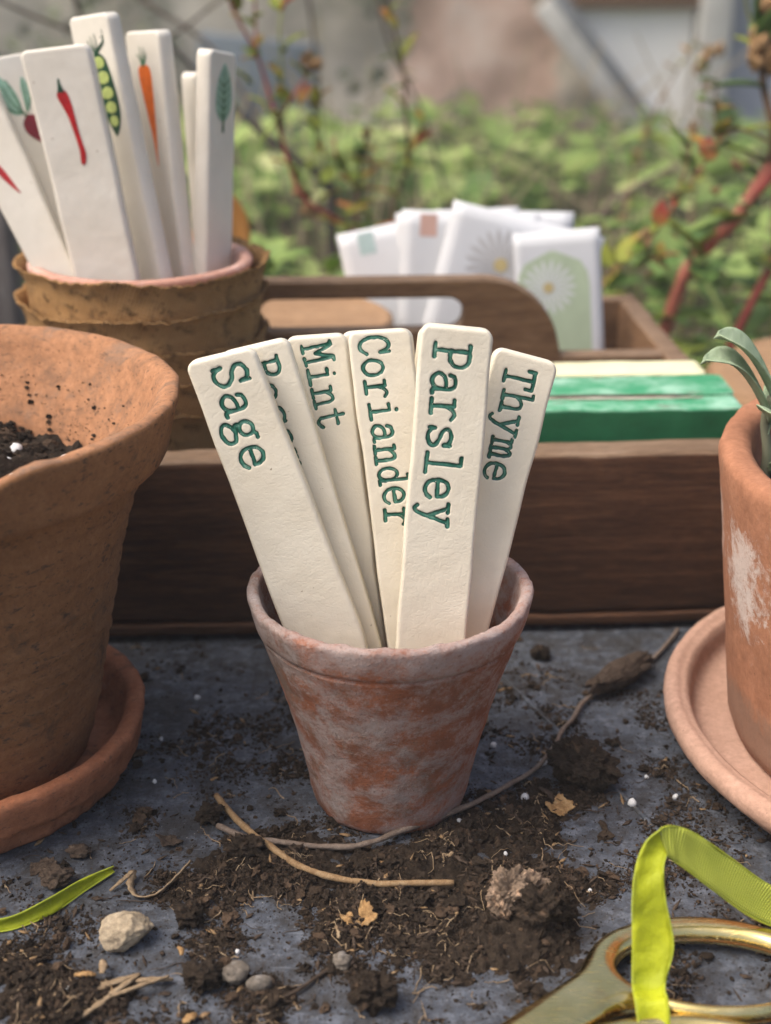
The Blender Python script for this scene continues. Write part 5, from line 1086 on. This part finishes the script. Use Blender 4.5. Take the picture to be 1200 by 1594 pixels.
crumple('bark_flake', 'reddish bark flake near the left saucer', 'bark', (-.1180, .3925, .0006), (.0048, .0034, .0016), MT['bark'], 19, (.1, -.2, .2))

def rod(name, label, cat, pts, r0, r1, mat, sides=8, wob=.0, group=None, fl=1.0):
    C = catmull(pts, 10); base = np.array([C[0][0], C[0][1], 0.0]); C = C - base
    if wob: C = C + wob * np.stack([fbm(C + base, 90, 2, s) for s in (1, 2, 3)], 1) * np.array([1, 1, .4])
    rr = np.linspace(r0, r1, len(C)) * (1 + .18 * fbm(C + base, 300, 2, 4)); v, f = tube(C, rr, sides); return tag(mk(name, v, f, mat, None, tuple(base)), label, cat, group)
bk = lump('root_piece', 'grey bark-like root piece lying along the long stalk', 'root', (.100, .5170, 0), (.0190, .0058, .0058), MT['bark'], 5, .25, 1.6, 31, .6, rotz=.72)
rod('thin_root', 'thin dark root ending at the small pebble', 'root', [(-.0335, .3275, .0010), (-.026, .3325, .0016), (-.021, .338, .0012), (-.0155, .3435, .0016), (-.0150, .347, .0024)], .0006, .0007, MT['bark'], 7, .0006)
# curled straw and chips
def chip(name, label, pts, wd, mat, twist=.3, th=.0005, cat='straw'):
    C = catmull(pts, 8); base = np.array([C[0][0], C[0][1], 0.0]); n = len(C); L_ = []; R_ = []
    for i in range(n):
        t = C[min(i + 1, n - 1)] - C[max(i - 1, 0)]; t /= np.linalg.norm(t); s = np.cross(t, (0, 0, 1)); s /= np.linalg.norm(s); a = twist * i / n * 6; u = np.cross(s, t)
        d = s * math.cos(a) + u * math.sin(a); ww = wd * .5 * (math.sin(math.pi * (i + .8) / (n + .6)) ** .5) * (1 + .25 * math.sin(i * 1.7)); L_.append(C[i] - d * ww); R_.append(C[i] + d * ww)
    V = []
    for a, b in zip(L_, R_): V += [a, (a + b) / 2 + np.array([0, 0, .0003]), b]
    V = np.array(V) - base; V[:, 2] = np.maximum(V[:, 2], .0004); return tag(solid(mk(name, V, grid_faces(3, n), mat, None, tuple(base)), th), label, cat)
chip('curled_straw', 'curled twist of dry straw above the buff stone', [(-.0930, .3795, .0008), (-.0880, .3845, .0030), (-.0862, .3865, .0035), (-.0865, .3820, .0012), (-.0830, .3765, .0008), (-.0770, .3765, .0016), (-.0715, .3815, .0040), (-.0665, .3885, .0065)], .0028, MT['straw'], .25)
for i, (a, b, wd, lab) in enumerate([((-.0990, .3270), (-.0760, .3385), .0030, 'widest straw sliver in the bundle at the bottom left'), ((-.0905, .3195), (-.0760, .3375), .0022, 'straw sliver running down to the frame edge at the bottom left'), ((-.0840, .3265), (-.0665, .3355), .0013, 'thin straw sliver at the right of the bottom left bundle'), ((-.0800, .3355), (-.0655, .3362), .0018, 'short straw sliver lying level in the bottom left bundle'), ((-.0960, .3375), (-.0895, .3372), .0022, 'orange-tan wood chip behind the straw bundle'), ((-.0875, .3372), (-.0885, .3425), .0022, 'upright-pointing straw chip behind the straw bundle'), ((-.0600, .3185), (-.0570, .3215), .0030, 'tan wood chip at the bottom edge left of the pebbles'), ((-.0160, .3600), (-.0150, .3540), .0014, 'little straw chip below the dry leaf scrap'), ((-.0655, .3490), (-.0640, .3450), .0014, 'orange straw fleck right of the buff stone'), ((.0045, .3705), (.0105, .3745), .0020, 'brown wood chip just below the tan stalk'), ((.0580, .4385), (.0620, .4300), .0022, 'brown chip beside the big clod near the stalk'), ((.0660, .4640), (.0800, .4540), .0026, 'bark sliver lying across the stalk above the big clod')]):
    m = MT['straw'] if i in (0, 1, 2, 3, 5, 7) else MT['dry_leaf'] if i < 9 else MT['bark']
    h0 = .0010 + .0009 * (i % 3); chip('straw_chip', lab, [(*a, h0), ((a[0] + b[0]) / 2 + .0006, (a[1] + b[1]) / 2 - .0005, h0 + .0012), (*b, h0 + .0004)], wd, m, .05, .0009, 'chip')

# ------------------------------------------------------------------ crumbs, dust, fibres, perlite
def density(P):
    """how much soil lies at slab points P (x, y)"""
    def g(cx, cy, sx, sy, a, rot=0.0):
        c, s = math.cos(rot), math.sin(rot); x = (P[:, 0] - cx) * c + (P[:, 1] - cy) * s; y = -(P[:, 0] - cx) * s + (P[:, 1] - cy) * c; return a * np.exp(-.5 * ((x / sx) ** 2 + (y / sy) ** 2))
    d = g(.020, .392, .034, .016, 1.3) + g(.042, .364, .020, .016, 1.5) + g(-.026, .394, .034, .013, 1.25) + g(.030, .415, .035, .012, .9) + g(.068, .438, .018, .016, .9) + g(-.100, .335, .022, .014, .9) + g(-.118, .315, .02, .02, 1.1) + g(-.085, .366, .022, .010, .6)
    d += g(.0, .345, .06, .02, .5) + g(-.03, .43, .02, .03, .3) + g(.03, .33, .04, .02, .65) + g(-.05, .40, .03, .02, .5) + g(.085, .455, .03, .02, .35) + g(-.09, .40, .03, .012, .35) + g(.0, .47, .09, .05, .16) + g(-.06, .325, .05, .012, .30) + g(.10, .33, .03, .012, .2) + .11
    return d
def blocked(P):
    b = np.hypot(P[:, 0] - .0015, P[:, 1] - .440) < .0265; b |= np.hypot(P[:, 0] - LP[0], P[:, 1] - LP[1]) < .060; b |= np.hypot(P[:, 0] - RP[0], P[:, 1] - RP[1]) < .103; b |= P[:, 1] > .562
    return b
def scatter(n, power, thr, nsc, seed):
    rr = np.random.default_rng(seed); out = []
    while sum(len(q) for q in out) < n:
        P = np.stack([rr.uniform(-.17, .17, 40000), rr.uniform(.295, .560, 40000)], 1); cl = fbm(np.c_[P, np.zeros(len(P))], nsc, 3, 91)
        pr = np.clip(density(P), 0, 1.6) ** power / 1.6 ** power * np.clip(.30 + 1.7 * cl, thr, 1.3); k = (rr.random(len(P)) < pr) & ~blocked(P); out.append(P[k])
    return np.vstack(out)[:n]
# soil sheet: a relief that only breaks the slab's surface where soil is thick
def soil_z(P):
    q = np.c_[P, np.zeros(len(P))]; d = density(P); cl = fbm(q, 55, 4, 91)
    h = np.clip(d - 1.32 + 1.0 * cl, -.8, 1.0) * .0032 + .0013 * fbm(q, 230, 4, 17, .7) + .0013 * fbm(q, 520, 2, 27)
    mound = .0050 * np.exp(-.5 * (((P[:, 0] - .044) / .013) ** 2 + ((P[:, 1] - .364) / .011) ** 2)) + .0022 * np.exp(-.5 * (((P[:, 0] - .022) / .03) ** 2 + ((P[:, 1] - .393) / .012) ** 2))
    near = np.clip((np.hypot(P[:, 0] - .0015, P[:, 1] - .438) - .029) / .010, 0, 1)
    return (h + mound * (1 + .3 * cl)) * np.where(h + mound > 0, near, 1) - .0004
xs = np.arange(-.165, .165, .00085); ys = np.arange(.300, .520, .00085); X, Y = np.meshgrid(xs, ys); P = np.stack([X.ravel(), Y.ravel()], 1); Z = soil_z(P)
Z = np.where(blocked(P) & (P[:, 1] < .56), -.002, Z); fl = np.array(grid_faces(len(xs), len(ys))); fl = fl[Z[fl].max(1) > 0]; used = np.unique(fl); rem = np.full(len(P), -1); rem[used] = np.arange(len(used))
me = bulk('loose_soil', np.c_[P, np.maximum(Z, -.0006)][used], rem[fl], MT['soil']); attr(me, 'tone', np.clip(.45 + .5 * fbm(np.c_[P, Z][used], 500, 3, 8), 0, 1)); kind(link('loose_soil', me), 'stuff', 'dark loose soil spilled in front of the small pot')

sA = [(-0.0629, 0.4333, .0022), (-0.0548, 0.4177, .0034), (-0.0454, 0.4036, .0052), (-0.0287, 0.3882, .0042), (-0.013, 0.3803, .0036), (0.0043, 0.3779, .0040), (0.0227, 0.3783, .0050)]
sA = [(x, y, max(z, float(soil_z(np.array([[x, y]]))[0]) + .0016)) for x, y, z in sA]
rod('dry_stalk', 'tan curved dry stalk lying across the soil before the pot', 'stalk', sA, .00125, .00105, MT['stalk_tan'], 9, .0006)
sB = [(-0.0608, 0.415, .0020), (-0.0503, 0.4073, .0024), (-0.0407, 0.4014, .0016), (-0.0226, 0.4007, .0030), (-0.0091, 0.4014, .0034), (0.0092, 0.4115, .0036), (0.0245, 0.4215, .0034), (0.041, 0.4345, .0028), (0.0598, 0.4547, .0022), (0.0729, 0.4808, .0025), (0.0885, 0.5087, .0022), (0.1127, 0.5307, .0020), (0.1264, 0.5512, .0020), (0.1352, 0.5667, .0018)]
sB = [(x, y, max(z, float(soil_z(np.array([[x, y]]))[0]) + .0014)) for x, y, z in sB]
rod('dry_stalk', 'long thin grey-brown stalk sweeping from the pot to the tray', 'stalk', sB, .00115, .0009, MT['stalk_grey'], 9, .0005)

def crumbs(name, n, smin_, smax_, seed, sub, power, label, thr=.05):
    rr = np.random.default_rng(seed); P = scatter(n, power, thr, 55, seed + 1); bases = []
    for k in range(8):
        if sub == 0: v = np.array([(1, 0, 0), (-1, 0, 0), (0, 1, 0), (0, -1, 0), (0, 0, 1), (0, 0, -1)], float); f = np.array([(0, 2, 4), (2, 1, 4), (1, 3, 4), (3, 0, 4), (2, 0, 5), (1, 2, 5), (3, 1, 5), (0, 3, 5)]); v = v * (1 + .35 * rr.normal(size=(6, 1)))
        else: v, f = ico(sub); v = v * (1 + .62 * fbm(v, 2.3, 4, seed + k, .75))[:, None] * np.array([1.1, rr.uniform(.45, .95), rr.uniform(.4, .85)])
        bases.append((v, f))
    nb = len(bases[0][0]); s = smin_ * (smax_ / smin_) ** (rr.random(n) ** 2.0); a = rr.uniform(0, 6.283, n); tl = rr.normal(0, .5, n); which = rr.integers(0, 8, n)
    B = np.stack([b[0] for b in bases])[which] * s[:, None, None]
    ca, sa, ct, st = np.cos(a), np.sin(a), np.cos(tl), np.sin(tl); y = B[..., 1] * ct[:, None] - B[..., 2] * st[:, None]; z = B[..., 1] * st[:, None] + B[..., 2] * ct[:, None]; x = B[..., 0] * ca[:, None] - y * sa[:, None]; y2 = B[..., 0] * sa[:, None] + y * ca[:, None]
    zb = np.maximum(0, soil_z(P)); W = np.stack([x + P[:, 0:1], y2 + P[:, 1:2], z + (zb + s * .42)[:, None]], 2); F = np.stack([b[1] for b in bases])[which] + (np.arange(n) * nb)[:, None, None]
    me = bulk(name, W.reshape(-1, 3), F.reshape(-1, 3), MT['soil']); me.polygons.foreach_set('use_smooth', np.zeros(len(me.polygons), bool)); attr(me, 'tone', np.repeat(rr.random(n), nb)); return kind(link(name, me), 'stuff', label)
crumbs('soil_crumbs', 1250, .0007, .0025, 101, 2, 1.0, 'coarse dark soil crumbs scattered on the slab')
crumbs('fine_soil_crumbs', 24000, .0003, .0010, 202, 1, 1.0, 'fine dark soil crumbs scattered on the slab', .04)
crumbs('soil_dust', 60000, .00014, .00045, 303, 0, .7, 'specks of soil dust on the slab', .12)

def fibres(name, n, seed, label, mat, l0, l1, r):
    rr = np.random.default_rng(seed); P = scatter(n, 1.0, .08, 55, seed); V = []; F = []; m = 0
    for p in P:
        L = rr.uniform(l0, l1); a = rr.uniform(0, 6.28); z0 = max(0, soil_z(p[None])[0]) + r; k = 6; q = [np.array([p[0], p[1], z0])]
        for j in range(k): a += rr.normal(0, .45); q.append(q[-1] + np.array([math.cos(a), math.sin(a), 0]) * L / k)
        q = np.array(q); q[:, 2] = np.maximum(0, soil_z(q[:, :2])) + r + np.abs(rr.normal(0, .0006, len(q))); rad = r * rr.uniform(.6, 1.4) * np.linspace(1, .5, len(q)); v, f = tube(q, rad, 4, False); V.append(np.array(v)); F.append(np.array(f) + m); m += len(v)
    return kind(link(name, bulk(name, np.vstack(V), np.vstack(F), mat)), 'stuff', label)
fibres('root_fibres', 420, 411, 'fine dark root hairs tangled in the spilled soil', MT['bark'], .004, .012, .00020)
fibres('straw_fibres', 330, 412, 'thin pale root and straw fibres in the spilled soil', MT['straw'], .003, .012, .00022)
def flakes(name, n, seed, label, mat):
    rr = np.random.default_rng(seed); P = scatter(n, .9, .1, 55, seed); V = []; F = []
    for i, p in enumerate(P):
        L, W_, a, tl = rr.uniform(.0008, .0028), rr.uniform(.0003, .0010), rr.uniform(0, 6.28), rr.normal(0, .35); z = max(0, soil_z(p[None])[0]) + .0006
        ax = np.array([math.cos(a), math.sin(a), tl]); bx_ = np.array([-math.sin(a), math.cos(a), rr.normal(0, .3)]); c0 = np.array([p[0], p[1], z]); up3 = np.array([0, 0, .00025])
        q = [c0 - ax * L, c0 - bx_ * W_ * rr.uniform(.6, 1), c0 + ax * L, c0 + bx_ * W_ * rr.uniform(.6, 1)]; b0 = len(V); V += [x + up3 for x in q] + [x - up3 for x in q]
        F += [(b0, b0 + 1, b0 + 2, b0 + 3), (b0 + 7, b0 + 6, b0 + 5, b0 + 4)] + [(b0 + k, b0 + 4 + k, b0 + 4 + (k + 1) % 4, b0 + (k + 1) % 4) for k in range(4)]
    return kind(link(name, bulk(name, V, F, mat)), 'stuff', label)
flakes('bark_flakes', 900, 511, 'little brown bark flakes in the spilled soil', MT['bark']); flakes('straw_flakes', 150, 512, 'little tan straw flakes in the spilled soil', MT['stalk_tan'])

pv, pf = ico(2); pv = pv * (1 + .28 * fbm(pv, 1.8, 3, 61))[:, None]; pme = bulk('perlite_grain', pv * np.array([1, .9, .8]), pf, MT['perlite'])
for (x, y, s) in [(.0520, .4335, .0017), (.0915, .4300, .0019), (.1085, .4345, .0012), (.0270, .4195, .0011), (.0615, .4575, .0016), (.1160, .5340, .0019), (.0365, .4800, .0012), (.0430, .4700, .0013), (-.0795, .5065, .0014), (-.0900, .4750, .0009), (-.0470, .3500, .0009), (-.0900, .4150, .0008), (-.0960, .3300, .0009), (.0960, .3950, .0009), (.0420, .3990, .0009), (.0690, .3800, .0009), (-.0880, .4450, .0009), (.100, .4480, .0009)]:
    o = link('perlite_grain', pme, None, (x, y, max(0, float(soil_z(np.array([[x, y]]))[0])) + s * .6), (x * 90, y * 70, x * 50)); o.scale = (s, s, s); tag(o, 'tiny white perlite grain lying on the slab or soil', 'perlite', 'white perlite grains')
for i in range(14):
    a = random.uniform(-.4, 1.9); rr_ = random.uniform(.02, .060); x = LP[0] + rr_ * math.cos(a) + .01; y = LP[1] + rr_ * math.sin(a); s = random.uniform(.0012, .0026)
    o = link('perlite_grain', pme, None, (x, y, .1160 - .16 * (x - LP[0]) + .04 * (y - LP[1])), (i, i * 2, 0)); o.scale = (s, s, s); tag(o, 'tiny white perlite grain on the soil inside the large left pot', 'perlite', 'perlite grains in the left pot')
# crumbs heaped on the soil of the left pot and clinging to its wall
def clinging():
    rr = np.random.default_rng(5); v0, f0 = ico(2); shapes = [v0 * (1 + .55 * fbm(v0, 2.3, 4, 70 + k, .75))[:, None] * np.array([1.1, .8, .7]) for k in range(6)]; V = []; F = []; m = 0
    def put(p, s):
        nonlocal m
        V.append(shapes[rr.integers(0, 6)] * s + np.array(p)); F.append(f0 + m); m += len(v0)
    for k in range(420):
        a = rr.normal(.95, .36); z = .097 + .030 * rr.random() ** 3.4; r = np.interp(z, [.087, .112, .133], [.0640, .0735, .0842]) - .0003
        put((LP[0] + r * math.cos(a), LP[1] + r * math.sin(a), z + .0085), .0002 + .0009 * rr.random() ** 7)
    for k in range(1700):
        a = rr.uniform(-.5, 2.4); r = .071 * math.sqrt(rr.uniform(.1, 1)); x, y = r * math.cos(a), r * math.sin(a)
        put((LP[0] + x, LP[1] + y, .1140 - .16 * x + .04 * y + .002 * rr.random()), .0005 + .0026 * rr.random() ** 3)
    me = bulk('clinging_crumbs', np.vstack(V), np.vstack(F), MT['potting']); attr(me, 'tone', np.repeat(rr.random(m // len(v0)), len(v0))); me.polygons.foreach_set('use_smooth', np.zeros(len(me.polygons), bool)); kind(link('clinging_crumbs', me), 'stuff', 'soil crumbs heaped and clinging inside the large left pot')
clinging()

# ------------------------------------------------------------------ added scattering volume that imitates the veiling glare of a lens
v, f = box(-3.6, 3.6, -.6, 3.7, -1.2, 1.25); hz = mk('glare', v, f, [], smooth=False); kind(hz, 'stuff', 'added thin lens-like haze over the garden')
hm = bpy.data.materials.new('glare'); hm.use_nodes = True; hn = hm.node_tree
for q in list(hn.nodes):
    if q.type == 'BSDF_PRINCIPLED': hn.nodes.remove(q)
pv_ = hn.nodes.new('ShaderNodeVolumePrincipled'); pv_.inputs['Color'].default_value = (.93, .95, .97, 1); pv_.inputs['Density'].default_value = 0.024; pv_.inputs['Anisotropy'].default_value = 0.0
hn.links.new(pv_.outputs[0], [q for q in hn.nodes if q.type == 'OUTPUT_MATERIAL'][0].inputs['Volume']); hz.data.materials.append(hm)
